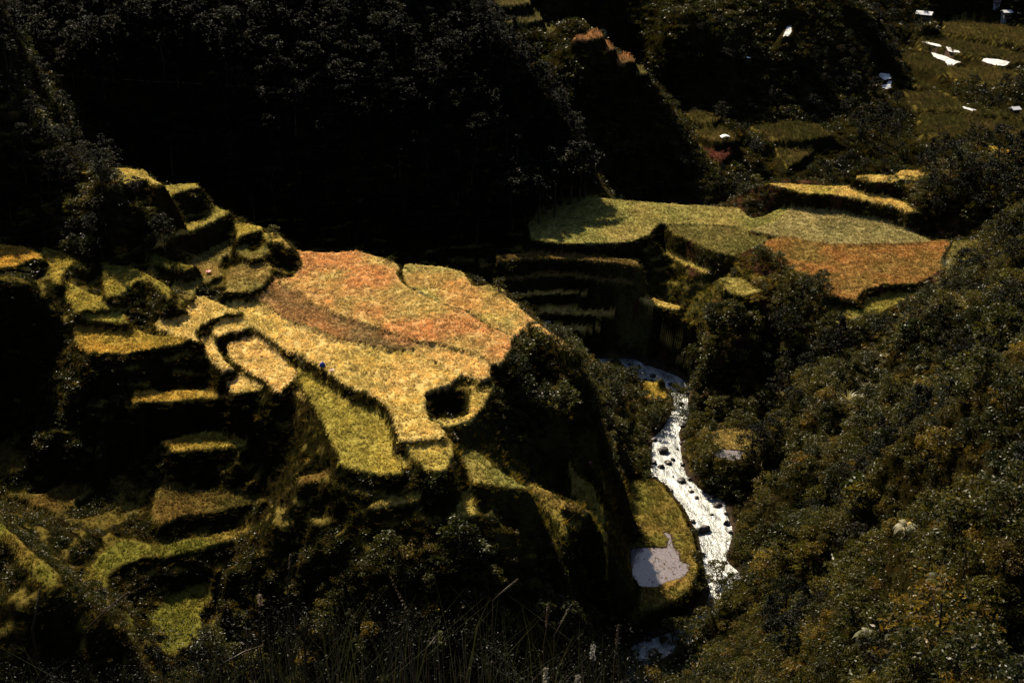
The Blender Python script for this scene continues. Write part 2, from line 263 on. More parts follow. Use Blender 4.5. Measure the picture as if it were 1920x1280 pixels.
# non-uniform grid: fine over the near valley, coarser further off
def axis(segs):
    v = []
    for a, b, s in segs: v.append(np.arange(a, b - 1e-6, s))
    v.append([segs[-1][1]]); return np.concatenate(v)
GX = axis([(-420,-240,15),(-240,-150,4),(-150,-120,1.2),(-120,128,0.4),(128,250,1.3),(250,440,12)])
GY = axis([(-60,0,5),(0,130,2.5),(130,180,0.8),(180,385,0.4),(385,640,0.9),(640,700,3),(700,900,14)])
gx, gy = np.meshgrid(GX, GY)                      # rows = y
cx_ = np.arange(-424, 445, 4.0); cy_ = np.arange(-64, 905, 4.0)
bx, by = np.meshgrid(cx_, cy_); Bc = base(bx, by)
def bilin(G, x0, y0, st, x, y):
    u = np.clip((x - x0) / st, 0, G.shape[1] - 1.001); v = np.clip((y - y0) / st, 0, G.shape[0] - 1.001)
    i = u.astype(int); j = v.astype(int); a = u - i; b = v - j
    return (G[j, i] * (1-a) + G[j, i+1] * a) * (1-b) + (G[j+1, i] * (1-a) + G[j+1, i+1] * a) * b
H = bilin(Bc, -424, -64, 4.0, gx, gy)
# wander of the outlines so that walls are not ruler-straight
wx = fbm(gx, gy, 5, 3, 11) * 0.6; wy = fbm(gx, gy, 5, 3, 31) * 0.6
qx, qy = gx + wx, gy + wy
# rough slopes
rough = fbm(gx, gy, 14, 5, 3, 0.55)
H = H + rough * 1.5 * np.clip((gy - 20) / 60, 0, 1)
mr = np.clip((gx - 28 - (gy < 200) * 6) / 14, 0, 1) * np.clip((300 - gy) / 30, 0, 1) * np.clip((gy - 70) / 20, 0, 1)
H = H + mr * (fbm(gx * 0.8 + gy * 0.5, gy * 0.35 - gx * 0.2, 17, 3, 15) * 15.0 + fbm(gx, gy, 8, 2, 16) * 5.0)
# wild far slopes carry old narrow terraces
wt = np.clip((gy - 400) / 20, 0, 1) * np.clip((gx + 20) / 30, 0, 1)
st = 3.4; hq = H / st + fbm(gx, gy, 40, 2, 9) * 0.5; fr = hq - np.floor(hq); fr2 = np.clip((fr - 0.45) / 0.55, 0, 1) ** 1.2
H = H * (1 - wt) + wt * ((np.floor(hq) + fr2) * st - fbm(gx, gy, 40, 2, 9) * 0.5 * st)
nearw = np.clip((395 - gy) / 10, 0, 1) * np.clip((gy - 150) / 15, 0, 1) * np.clip((38 - gx) / 8, 0, 1)
nearw = np.maximum(nearw, np.clip((gy - 280) / 10, 0, 1) * np.clip((345 - gy) / 8, 0, 1) * np.clip((80 - gx) / 8, 0, 1)) * np.clip((338 + 0.35 * (gx + 100) - gy) / 8, 0, 1)
off_ = fbm(gx, gy, 26, 3, 99) * 1.4; hq = (H + off_) / 2.3; fr = hq - np.floor(hq); H = H * (1 - nearw) + nearw * ((np.floor(hq) + np.clip((fr - 0.38) / 0.62, 0, 1)) * 2.3 - off_)
LIP = (fr < .36) & (nearw > .6)
crop_id = -np.ones(gx.shape, int)
def window(P, m):
    x0, y0 = P.min(0) - m; x1, y1 = P.max(0) + m
    return slice(np.searchsorted(GY, y0), np.searchsorted(GY, y1)), slice(np.searchsorted(GX, x0), np.searchsorted(GX, x1))
info = []
for k, f in enumerate(FIELDS):
    P = f['w']; w = window(P, 16); x = qx[w]; y = qy[w]
    ins = in_poly(x, y, P); d = dist_poly(x, y, P)
    info.append((w, ins, d))
    dd = np.where(ins, 0, d)
    H[w] = np.minimum(H[w], zlev(f, gy[w]) + 1.4 * dd)
for k in sorted(range(len(FIELDS)), key=lambda k: FIELDS[k]['z']):
    f = FIELDS[k]; w, ins, d = info[k]
    rag = 1 + 0.35 * fbm(gx[w], gy[w], 3.0, 2, 50 + k)
    dd = np.maximum(d * rag - 0.3, 0); q = dd / 1.75
    zl = zlev(f, gy[w])
    zt = zl - (np.floor(q) + np.clip((q - np.floor(q)) / 0.58, 0, 1)) * 2.35 if f['s'] <= 2.4 else zl - f['s'] * dd
    h = H[w]; c = crop_id[w]; lp = LIP[w]; up_ = zt > h; lp[up_] = ((q - np.floor(q)) > .55)[up_] & (f['s'] <= 2.4); lp[(d < .9) & ~ins & (np.abs(zt - f['z']) < 1.2)] = True; LIP[w] = lp
    rim = 0.22 * np.exp(-((d - 0.25) / 0.45) ** 2)
    h = np.where(ins, zl + rim, np.maximum(h, zt)); c[ins] = k
    H[w] = h
for _ in range(2):
    Hb_ = H.copy(); sel = slice(0, None)
    Hb_[2:-2, 2:-2] = sum(wgt * H[2 + a:H.shape[0] - 2 + a, 2:-2] for a, wgt in ((-1, .25), (0, .5), (1, .25))); Hc_ = Hb_.copy()
    Hc_[2:-2, 2:-2] = sum(wgt * Hb_[2:-2, 2 + a:H.shape[1] - 2 + a] for a, wgt in ((-1, .25), (0, .5), (1, .25))); H = Hc_
# hollow in the straw field
PIT = np.array([at_z(a, b, -107.5) for a, b in [(798,742),(842,721),(868,722),(880,735),(884,765),(872,772),(850,776),(815,776),(800,765)]])
w = window(PIT, 6); ins = in_poly(qx[w], qy[w], PIT); d = dist_poly(qx[w], qy[w], PIT)
H[w] = np.where(ins, np.minimum(H[w], -107.5 - np.minimum(d * 3.2, 4.5)), H[w]); crop_id[w][ins] = -1
c_ = crop_id[w]; c_[ins] = -1; crop_id[w] = c_
# ponds
PONDS = {}
def pond(name, zf, pts, depth=0.25):
    P = np.array([at_z(a, b, zf) for a, b in pts]); PONDS[name] = (P, zf)
    w = window(P, 8); ins = in_poly(gx[w], gy[w], P); d = dist_poly(gx[w], gy[w], P)
    h = H[w]; h = np.where(ins, zf - np.minimum(depth + .2, .12 + d * 0.6), np.where(d < 0.5, zf + .15, np.where(d < 7, np.clip(h, zf + .15 - 1.2 * (d - .5), zf + .15 + (1.5 if name[0] == 'f' else 3) * (d - .5)), h))); H[w] = h
    c = crop_id[w]; c[ins | (d < 0.3)] = -2; crop_id[w] = c
pond('big', -147.6, [(1183,1029),(1208,1026),(1250,1027),(1254,1010),(1244,998),(1256,1000),(1262,1026),(1272,1034),(1274,1051),(1292,1059),(1290,1070),(1280,1082),(1250,1090),(1234,1099),(1205,1100),(1182,1101),(1186,1075),(1183,1050)])
pond('small', -144.7, [(1350,842),(1395,846),(1385,864),(1352,860),(1338,853)])
pond('f1', -131.75, [(1727,78),(1742,79),(1764,84),(1768,88),(1757,87),(1738,82)])
pond('f2', -131.8, [(1773,87),(1783,89),(1786,98),(1778,96)])
pond('f3', -131.85, [(1788,93),(1799,96),(1801,99),(1788,98)])
pond('f4', -134.2, [(1745,97),(1760,102),(1772,105),(1790,113),(1803,117),(1792,119),(1788,123),(1777,123),(1772,115),(1752,108)])
pond('f5', -132.9, [(1845,109),(1870,111),(1894,116),(1888,123),(1872,124),(1850,118),(1841,114)])
pond('f6', -132.2, [(1651,137),(1668,139),(1671,147),(1660,150),(1645,146)])
pond('f7', -133.4, [(1666,151),(1673,152),(1670,160),(1673,166),(1662,167),(1652,163),(1652,159),(1662,159)])
pond('f8', -136.5, [(1801,197),(1812,201),(1832,206),(1824,208),(1806,203)])
pond('f9', -110.9, [(1476,50),(1484,48),(1484,60),(1478,68),(1468,69)])
# river bed
w = window(riv_poly, 14); ins = in_poly(gx[w], gy[w], riv_poly); d = dist_poly(gx[w] + 0.6 * wx[w], gy[w] + 0.6 * wy[w], riv_poly)
rz = riv_z(gy[w]); h = H[w]
H[w] = np.where(ins, rz - 0.9, np.maximum(np.where(d < 3.0, np.minimum(h, rz + 0.25 + 1.1 * np.minimum(d, 1.2) + 4.5 * np.maximum(d - 1.2, 0)), h), rz + 0.15))
c = crop_id[w]; c[ins | (d < 1.0)] = -3; crop_id[w] = c
# fine relief everywhere
bump = fbm(gx, gy, 2.2, 3, 77)
for k, f in enumerate(FIELDS):
    w = info[k][0]; c = crop_id[w]; c[(c == k) & (np.abs(H[w] - zlev(f, gy[w])) > .55)] = -1; crop_id[w] = c
isf = crop_id >= 0
H = H + np.where(isf, 0.06, 0.45) * bump * (crop_id > -2) + np.where(crop_id == -1, 0.8, 0) * fbm(gx, gy, 5, 3, 78)
gyy_, gxx_ = np.gradient(H, GY, GX); SLOPE = np.hypot(gxx_, gyy_); LIP &= SLOPE < 1.0
LIP &= fbm(gx, gy, 5, 2, 64) > -.45
def Hat(x, y):
    x = np.asarray(x, float); y = np.asarray(y, float)
    i = np.clip(np.searchsorted(GX, x) - 1, 0, len(GX) - 2); j = np.clip(np.searchsorted(GY, y) - 1, 0, len(GY) - 2)
    a = np.clip((x - GX[i]) / (GX[i+1] - GX[i]), 0, 1); b = np.clip((y - GY[j]) / (GY[j+1] - GY[j]), 0, 1)
    return (H[j, i] * (1-a) + H[j, i+1] * a) * (1-b) + (H[j+1, i] * (1-a) + H[j+1, i+1] * a) * b
def hit(px, py, y0=12.0, y1=700.0):
    """first terrain point seen through a pixel"""
    dx, dy, dz = ray(px, py)
    y = np.concatenate([np.arange(60, 420, 0.4), np.arange(420, y1, 1.0)]); t = y / dy
    x = dx * t; z = dz * t; g = Hat(x, y); k = np.argmax(g > z)
    return float(x[k]), float(y[k]), float(g[k])
# ---------------------------------------------------------------- mesh + material helpers
COL = scn.collection
def mk_mesh(name, V, Fc, smooth=True, cols=None, mat=None, link=True, parent=None, uv=None):
    """V (n,3) floats, Fc: (m,k) int array or list of arrays of tris/quads"""
    me = bpy.data.meshes.new(name)
    Fs = Fc if isinstance(Fc, list) else [Fc]
    Fs = [np.asarray(f, np.int32) for f in Fs if len(f)]
    V = np.asarray(V, np.float32)
    me.vertices.add(len(V)); me.vertices.foreach_set('co', V.ravel())
    idx = np.concatenate([f.ravel() for f in Fs]); tot = np.concatenate([np.full(len(f), f.shape[1], np.int32) for f in Fs])
    me.loops.add(len(idx)); me.loops.foreach_set('vertex_index', idx)
    me.polygons.add(len(tot)); me.polygons.foreach_set('loop_start', np.concatenate([[0], np.cumsum(tot)[:-1]]).astype(np.int32))
    me.polygons.foreach_set('loop_total', tot)
    me.polygons.foreach_set('use_smooth', np.full(len(tot), smooth))
    me.update(calc_edges=True); me.validate()
    if cols is not None:
        a = me.color_attributes.new('col', 'FLOAT_COLOR', 'POINT')
        c4 = np.ones((len(V), 4), np.float32); c4[:, :3] = cols; a.data.foreach_set('color', c4.ravel())
    if mat: me.materials.append(mat)
    o = bpy.data.objects.new(name, me)
    if link: COL.objects.link(o)
    if parent: o.parent = parent
    return o
def tag(o, label=None, cat=None, group=None, kind=None):
    if label: o['label'] = label
    if cat: o['category'] = cat
    if group: o['group'] = group
    if kind: o['kind'] = kind
    return o
def empty(name, loc, rz=0.0, label=None, cat=None, group=None):
    o = bpy.data.objects.new(name, None); o.empty_display_size = 0.3; COL.objects.link(o); o.location = loc; o.rotation_euler = (0, 0, rz)
    return tag(o, label, cat, group)
class NB:
    def __init__(s, name):
        s.m = bpy.data.materials.new(name); s.m.use_nodes = True; s.t = s.m.node_tree; s.t.nodes.clear()
        s.out = s.t.nodes.new('ShaderNodeOutputMaterial')
    def n(s, ty, **kw):
        nd = s.t.nodes.new(ty)
        for k, v in kw.items(): setattr(nd, k, v)
        return nd
    def l(s, a, b): s.t.links.new(a, b)
    def noise(s, scale, detail=4, vec=None, rough=0.6):
        nd = s.n('ShaderNodeTexNoise'); nd.inputs['Scale'].default_value = scale; nd.inputs['Detail'].default_value = detail; nd.inputs['Roughness'].default_value = rough
        if vec is None: vec = s.n('ShaderNodeNewGeometry').outputs['Position']
        s.l(vec, nd.inputs['Vector']); return nd.outputs['Fac']
    def ramp(s, fac, stops):
        nd = s.n('ShaderNodeValToRGB'); e = nd.color_ramp.elements
        while len(e) < len(stops): e.new(0.5)
        for i, (p, c) in enumerate(stops): e[i].position = p; e[i].color = (*c, 1) if len(c) == 3 else c
        s.l(fac, nd.inputs[0]); return nd.outputs[0]
    def mul(s, a, b, fac=1.0):
        nd = s.n('ShaderNodeMix', data_type='RGBA', blend_type='MULTIPLY'); nd.inputs[0].default_value = fac
        s.l(a, nd.inputs[6]); s.l(b, nd.inputs[7]); return nd.outputs[2]
    def mix(s, f, a, b):
        nd = s.n('ShaderNodeMix', data_type='RGBA'); s.l(f, nd.inputs[0])
        for k, v in ((6, a), (7, b)):
            if isinstance(v, tuple): nd.inputs[k].default_value = (*v, 1)
            else: s.l(v, nd.inputs[k])
        return nd.outputs[2]
    def bump(s, h, strength=0.5, dist=0.1):
        nd = s.n('ShaderNodeBump'); nd.inputs['Strength'].default_value = strength; nd.inputs['Distance'].default_value = dist
        s.l(h, nd.inputs['Height']); return nd.outputs['Normal']
    def pbsdf(s, col=None, rough=0.8, spec=0.3, metal=0.0, normal=None):
        p = s.n('ShaderNodeBsdfPrincipled'); p.inputs['Roughness'].default_value = rough; p.inputs['Specular IOR Level'].default_value = spec; p.inputs['Metallic'].default_value = metal
        if col is not None:
            if isinstance(col, tuple): p.inputs['Base Color'].default_value = (*col, 1)
            else: s.l(col, p.inputs['Base Color'])
        if normal is not None: s.l(normal, p.inputs['Normal'])
        return p
    def fin(s, sh): s.l(sh.outputs[0], s.out.inputs[0]); return s.m
def plain(name, col, rough=0.6, spec=0.3, var=0.35, scale=3.0, metal=0.0):
    b = NB(name); nz = b.noise(scale, 4)
    c = b.ramp(nz, [(0.25, tuple(v * (1 - var) for v in col)), (0.75, tuple(min(1, v * (1 + var)) for v in col))])
    return b.fin(b.pbsdf(c, rough, spec, metal, b.bump(nz, 0.3, 0.05)))
def leafy(name, rough=0.45, spec=0.4, trans=0.35, tint=(1, 1, 1), rnd=True):
    """leaf surface: colour attribute x slow noise, part of the light passes through"""
    b = NB(name); at = b.n('ShaderNodeAttribute', attribute_name='col')
    info_ = b.n('ShaderNodeObjectInfo')
    v = b.ramp(b.noise(0.35, 3), [(0.3, (0.6, 0.62, 0.6)), (0.7, (1.3, 1.25, 1.2))])
    c = b.mul(at.outputs['Color'], v)
    rv = b.ramp(info_.outputs['Random'], [(0.0, (0.3, 0.38, 0.34)), (0.5, (0.95, 0.95, 0.9)), (1.0, (1.5, 1.35, 0.8))]); c = b.mul(c, rv) if rnd else c
    tn = b.n('ShaderNodeRGB'); tn.outputs[0].default_value = (*tint, 1); c = b.mul(c, tn.outputs[0])
    p = b.pbsdf(c, rough, spec)
    tr = b.n('ShaderNodeBsdfTranslucent'); b.l(c, tr.inputs[0])
    mx = b.n('ShaderNodeMixShader'); mx.inputs[0].default_value = trans; b.l(p.outputs[0], mx.inputs[1]); b.l(tr.outputs[0], mx.inputs[2])
    return b.fin(mx)
# crops: (mean albedo), (second albedo), patchiness
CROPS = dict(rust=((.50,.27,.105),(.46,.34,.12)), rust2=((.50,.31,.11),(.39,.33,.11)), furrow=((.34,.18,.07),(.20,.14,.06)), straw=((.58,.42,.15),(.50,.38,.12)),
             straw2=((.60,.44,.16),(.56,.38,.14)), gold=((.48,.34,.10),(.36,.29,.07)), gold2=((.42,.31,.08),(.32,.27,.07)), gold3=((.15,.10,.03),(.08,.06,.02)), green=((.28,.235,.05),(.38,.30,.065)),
             ochre=((.38,.24,.045),(.28,.21,.04)), dry=((.13,.085,.022),(.065,.055,.014)), green2=((.13,.125,.022),(.18,.13,.028)), mixed=((.27,.19,.06),(.18,.16,.045)),  # green2: dimness of the lower left put into a darker green
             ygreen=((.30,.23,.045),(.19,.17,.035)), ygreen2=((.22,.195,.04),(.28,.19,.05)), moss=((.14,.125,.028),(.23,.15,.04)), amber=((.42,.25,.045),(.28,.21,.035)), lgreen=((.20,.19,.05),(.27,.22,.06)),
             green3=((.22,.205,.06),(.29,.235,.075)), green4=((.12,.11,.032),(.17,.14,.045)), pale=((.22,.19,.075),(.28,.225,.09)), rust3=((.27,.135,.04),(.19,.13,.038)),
             far1=((.036,.034,.009),(.052,.040,.013)), far2=((.055,.046,.013),(.08,.06,.018)), far3=((.10,.09,.03),(.13,.105,.038)), far4=((.24,.12,.05),(.2,.13,.055)), redsoil=((.10,.035,.022),(.06,.025,.018)))  # far1, far2: shade of the far valley put into very dark crop colours
# ---------------------------------------------------------------- terrain mesh
def crop_col(names_idx, x, y):
    """albedo of the ground cover by level, patchy"""
    n1 = np.clip(0.42 + 1.5 * fbm(x, y, 9, 4, 5), 0, 1)[..., None]; n2 = (1 + 0.5 * fbm(x, y, 0.9, 2, 6))[..., None]
    out = np.zeros(x.shape + (3,))
    for k in np.unique(names_idx):
        if k < 0: continue
        a, b = CROPS[FIELDS[k]['crop']]; m = names_idx == k
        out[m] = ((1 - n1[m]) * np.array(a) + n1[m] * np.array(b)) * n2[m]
    return out
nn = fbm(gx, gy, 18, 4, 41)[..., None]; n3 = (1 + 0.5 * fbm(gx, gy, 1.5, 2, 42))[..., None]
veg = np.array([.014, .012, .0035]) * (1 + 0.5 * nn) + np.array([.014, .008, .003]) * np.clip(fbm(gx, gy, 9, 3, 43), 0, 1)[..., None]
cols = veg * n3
fw = np.clip(1.6 - np.hypot((gx - 7) / 14, (gy - 212) / 26), 0, 1) + np.clip(1.6 - np.hypot((gx - 36) / 13, (gy - 315) / 17), 0, 1); fw = (np.clip(fw, 0, 1) * np.clip(.6 + 1.5 * fbm(gx, gy, 6, 3, 58), 0, 1))[..., None]; cols = cols * (1 - fw) + fw * np.array([.065, .062, .018]) * (1 + .6 * nn) * n3  # sunlit look of the flank and gully banks put into the ground colour
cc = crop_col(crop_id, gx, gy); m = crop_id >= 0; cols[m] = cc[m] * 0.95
lw = (LIP & (crop_id == -1)); cols[lw] = (np.array([.11, .085, .02]) * (1 + .5 * nn) * n3)[lw]  # ledge lips get paler dry grass colour so they read as sunlit
# dirt of the banks, mud under water
m = crop_id <= -2; cols[m] = np.array([.05, .036, .024]) * (1 + 0.5 * nn[m])
earth = (fbm(gx, gy, 5, 3, 91) > 0.15) & (crop_id == -1) & (gy > 285) & (gy < 380) & (gx > 30)
cols[earth] = np.array([.055, .026, .014])
ny, nx = gx.shape
ii = np.arange(ny * nx).reshape(ny, nx)
quads = np.stack([ii[:-1, :-1], ii[:-1, 1:], ii[1:, 1:], ii[1:, :-1]], -1).reshape(-1, 4)
b = NB('hillside_soil'); at = b.n('ShaderNodeAttribute', attribute_name='col')
nz = b.noise(2.2, 6, rough=0.7); c = b.mul(at.outputs['Color'], b.ramp(nz, [(0.3, (0.5, 0.5, 0.5)), (0.7, (1.35, 1.3, 1.25))]))
MT = b.fin(b.pbsdf(c, 1.0, 0.0, normal=b.bump(nz, 0.9, 0.5)))
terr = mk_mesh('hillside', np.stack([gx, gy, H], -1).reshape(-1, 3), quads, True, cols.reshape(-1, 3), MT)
tag(terr, 'steep terraced valley sides with earth banks, dark undergrowth and narrow levels', 'hillside', kind='structure')

# ---------------------------------------------------------------- river and ponds
b = NB('river_water'); geo = b.n('ShaderNodeNewGeometry'); mp = b.n('ShaderNodeMapping'); mp.inputs['Scale'].default_value = (1.0, 0.3, 1.0); mp.inputs['Rotation'].default_value = (0, 0, 0.35)
b.l(geo.outputs['Position'], mp.inputs['Vector'])
n1 = b.noise(0.45, 6, mp.outputs[0], 0.65); n2 = b.noise(1.6, 5, mp.outputs[0], 0.7)
c = b.ramp(n1, [(0.38, (.10, .11, .10)), (0.50, (.28, .29, .28)), (0.62, (.48, .48, .47))])
c = b.mul(c, b.ramp(n2, [(0.36, (.5, .52, .51)), (0.58, (1, 1, 1))]))
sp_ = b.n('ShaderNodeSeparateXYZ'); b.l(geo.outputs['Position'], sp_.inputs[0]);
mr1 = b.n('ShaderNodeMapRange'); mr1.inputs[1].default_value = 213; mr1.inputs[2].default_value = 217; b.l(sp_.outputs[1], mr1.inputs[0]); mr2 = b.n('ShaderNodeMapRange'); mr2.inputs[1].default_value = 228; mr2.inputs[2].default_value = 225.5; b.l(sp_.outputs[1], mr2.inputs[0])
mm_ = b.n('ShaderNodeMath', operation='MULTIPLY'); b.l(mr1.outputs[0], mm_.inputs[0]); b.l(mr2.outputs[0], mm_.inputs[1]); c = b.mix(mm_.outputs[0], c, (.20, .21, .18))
MR = b.fin(b.pbsdf(c, 0.25, 0.5, normal=b.bump(n2, 0.8, 0.3)))
NA = 26; u = np.linspace(0, 1, NA)[None, :, None]
RV = RL[:, None] * (1 - u) + RRt[:, None] * u
RV[..., 2] += 0.16 * fbm(RV[..., 0] * 1.6, RV[..., 1] * 0.8, 1.2, 3, 61) + 0.22 * fbm(RV[..., 0], RV[..., 1] * 0.7, 4, 2, 62)
ri = np.arange(330 * NA).reshape(330, NA)
rq = np.stack([ri[:-1, :-1], ri[:-1, 1:], ri[1:, 1:], ri[1:, :-1]], -1).reshape(-1, 4)[:, ::-1]
riv = mk_mesh('river', RV.reshape(-1, 3), rq, True, None, MR)
tag(riv, 'white rushing river tumbling over rocks in the gorge', 'river', kind='structure')
b = NB('pond_water'); n1 = b.noise(1.7, 6, rough=0.75); n2 = b.noise(3.0, 3)
c = b.ramp(n1, [(0.40, (.13, .125, .135)), (0.52, (.20, .17, .165)), (0.57, (.08, .048, .036)), (0.63, (.17, .14, .13))])
MP = b.fin(b.pbsdf(c, 0.12, 0.6, normal=b.bump(n2, 0.15, 0.05)))
b = NB('pond_painted_sky'); n1 = b.noise(0.25, 5, rough=0.7)
c = b.ramp(n1, [(0.38, (.35, .35, .34)), (0.5, (.75, .75, .75))])  # bright sky reflection put into the far water as plain white
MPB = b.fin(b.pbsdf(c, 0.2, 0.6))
PL = {'big': 'flooded paddy reflecting pale sky beside the river, flecked with brown stubble', 'small': 'small grey pool between bushes on the right bank',
      'f1': 'thin white flooded strip, topmost of the far valley', 'f2': 'small white flooded patch right of the topmost far strip', 'f3': 'tiny white flooded sliver under the small far patch',
      'f4': 'long slanting white flooded paddy of the far valley', 'f5': 'wide white flooded paddy at the far right edge', 'f6': 'speckled white water under the red soil of the dark far slope',
      'f7': 'curved white pool just below the speckled water', 'f8': 'thin white flooded sliver low in the far valley', 'f9': 'lone small white pool high on the dark far slope'}
for nme, (P, zf) in PONDS.items():
    me = bpy.data.meshes.new('flooded_paddy'); import bmesh
    bm = bmesh.new(); vv = [bm.verts.new((p[0], p[1], zf)) for p in P]; f_ = bm.faces.new(vv); bmesh.ops.triangulate(bm, faces=[f_])
    bmesh.ops.recalc_face_normals(bm, faces=bm.faces[:])
    if bm.faces[0].normal.z < 0: bmesh.ops.reverse_faces(bm, faces=bm.faces[:])
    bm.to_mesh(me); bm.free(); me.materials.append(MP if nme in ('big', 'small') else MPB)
    o = bpy.data.objects.new('flooded_paddy', me); COL.objects.link(o); tag(o, PL[nme], 'paddy', kind='structure')
# ---------------------------------------------------------------- scattering helpers
def normal_slope(x, y, e=1.0):
    return (Hat(x + e, y) - Hat(x - e, y)) / (2 * e), (Hat(x, y + e) - Hat(x, y - e)) / (2 * e)
def crop_at(x, y):
    i = np.clip(np.searchsorted(GX, x), 0, len(GX) - 1); j = np.clip(np.searchsorted(GY, y), 0, len(GY) - 1)
    return crop_id[j, i]
def seen(x, y, z, lift=3.0, steps=70):
    """points whose place could show in the picture (with a margin for other viewpoints)"""
    px, py = to_px(x, y, z); ok = (px > -70) & (px < 1990) & (py > -60) & (py < 1340)
    zt = z + lift
    for t in np.linspace(0.25, 0.985, steps):
        ok &= Hat(x * t, y * t) < zt * t + 0.8
    return ok
def place(n, x0, x1, y0, y1, lift=3.0, veg_only=True):
    x = rng.uniform(x0, x1, n); y = rng.uniform(y0, y1, n); z = Hat(x, y)
    sx, sy = normal_slope(x, y, 0.8)
    # steep ground needs more plants per square metre of map
    sec = np.sqrt(1 + sx ** 2 + sy ** 2); k = rng.random(n) < np.clip(sec / 3.0, 0, 1)
    if veg_only: k &= crop_at(x, y) == -1
    x, y, z, sx, sy = x[k], y[k], z[k], sx[k], sy[k]
    k = seen(x, y, z, lift); return x[k], y[k], z[k], sx[k], sy[k]
def scatter(name, protos, x, y, z, scl, rz, tx=None, ty=None):
    """one 'stuff' object: the given plants set out on the given points"""
    n = len(x); me = bpy.data.meshes.new(name); me.vertices.add(n); me.vertices.foreach_set('co', np.stack([x, y, z], 1).astype(np.float32).ravel())
    a = me.attributes.new('rot', 'FLOAT_VECTOR', 'POINT'); r = np.zeros((n, 3), np.float32); r[:, 2] = rz
    if tx is not None: r[:, 0] = tx; r[:, 1] = ty
    a.data.foreach_set('vector', r.ravel())
    a = me.attributes.new('scl', 'FLOAT', 'POINT'); a.data.foreach_set('value', np.asarray(scl, np.float32))
    a = me.attributes.new('pid', 'INT', 'POINT'); pid = np.floor((fbm(x, y, 16, 3, 57) + 0.5 + rng.uniform(-.25, .25, n)) * len(protos)) % len(protos); a.data.foreach_set('value', pid.astype(np.int32))
    me.update(); o = bpy.data.objects.new(name, me); COL.objects.link(o)
    g = bpy.data.node_groups.new(name, 'GeometryNodeTree'); g.interface.new_socket('Geometry', in_out='INPUT', socket_type='NodeSocketGeometry'); g.interface.new_socket('Geometry', in_out='OUTPUT', socket_type='NodeSocketGeometry')
    gi = g.nodes.new('NodeGroupInput'); go = g.nodes.new('NodeGroupOutput'); jn = g.nodes.new('GeometryNodeJoinGeometry')
    def attr(nm, ty):
        q = g.nodes.new('GeometryNodeInputNamedAttribute'); q.data_type = ty; q.inputs[0].default_value = nm; return q.outputs[0]
    ar, as_, ap = attr('rot', 'FLOAT_VECTOR'), attr('scl', 'FLOAT'), attr('pid', 'INT')
    for i, p in enumerate(protos):
        oi = g.nodes.new('GeometryNodeObjectInfo'); oi.inputs['Object'].default_value = p; oi.inputs['As Instance'].default_value = True
        ip = g.nodes.new('GeometryNodeInstanceOnPoints'); cm = g.nodes.new('FunctionNodeCompare'); cm.data_type = 'INT'; cm.operation = 'EQUAL'
        ins_ = [k for k in cm.inputs if k.type == 'INT']; g.links.new(ap, ins_[0]); ins_[1].default_value = i
        g.links.new(gi.outputs[0], ip.inputs['Points']); g.links.new(cm.outputs[0], ip.inputs['Selection']); g.links.new(oi.outputs['Geometry'], ip.inputs['Instance'])
        g.links.new(ar, ip.inputs['Rotation']); g.links.new(as_, ip.inputs['Scale']); g.links.new(ip.outputs[0], jn.inputs[0])
    g.links.new(jn.outputs[0], go.inputs[0])
    md = o.modifiers.new('set_out', 'NODES'); md.node_group = g
    return o

# ---------------------------------------------------------------- plant shapes
def quads_from(c, u, v):
    """leaf quads: centres c, half axes u and v -> verts, faces"""
    n = len(c); V = np.stack([c - u, c - 0.15 * u + v, c + u, c - 0.15 * u - v], 1).reshape(-1, 3)
    return V, np.arange(4 * n).reshape(n, 4)
def rand_dirs(n, r):
    d = r.normal(size=(n, 3)); return d / np.linalg.norm(d, axis=1, keepdims=True)
def leaves(r, centres, radii, per, size, flat=0.5, droop=0.0, asp=0.4):
    C, U, W = [], [], []
    for c, rad in zip(centres, radii):
        d = rand_dirs(per, r); d[:, 2] = np.abs(d[:, 2]) * 0.9 + d[:, 2] * 0.1
        rr = rad * r.uniform(0.55, 1.05, (per, 1)); p = c + d * rr * np.array([1, 1, 0.75])
        u = rand_dirs(per, r); u[:, 2] *= (1 - flat); u[:, 2] -= droop; u /= np.linalg.norm(u, axis=1, keepdims=True)
        w = np.cross(u, rand_dirs(per, r) * (1 - flat) + np.array([0, 0, flat]) ); w /= np.linalg.norm(w, axis=1, keepdims=True) + 1e-6
        s = size * r.uniform(0.6, 1.3, (per, 1)); C.append(p); U.append(u * s); W.append(w * s * asp)
    C, U, W = map(np.concatenate, (C, U, W)); return quads_from(C, U, W)
def tube(P, rad, seg=6):
    P = np.asarray(P, float); n = len(P); V = []; 
    T = np.gradient(P, axis=0); T /= np.linalg.norm(T, axis=1, keepdims=True) + 1e-9
    ref = np.array([0.3, 0.9, 0.1]); A = np.cross(T, ref); A /= np.linalg.norm(A, axis=1, keepdims=True) + 1e-9; B = np.cross(T, A)
    a = np.linspace(0, 2 * np.pi, seg, endpoint=False)
    V = (P[:, None] + (A[:, None] * np.cos(a)[None, :, None] + B[:, None] * np.sin(a)[None, :, None]) * np.asarray(rad)[:, None, None]).reshape(-1, 3)
    i = np.arange(n * seg).reshape(n, seg); j = np.roll(i, -1, 1)
    return V, np.stack([i[:-1], j[:-1], j[1:], i[1:]], -1).reshape(-1, 4)
def join(parts):
    V, Fq, o = [], [], 0
    for v, f in parts: V.append(v); Fq.append(f + o); o += len(v)
    return np.concatenate(V), np.concatenate(Fq)
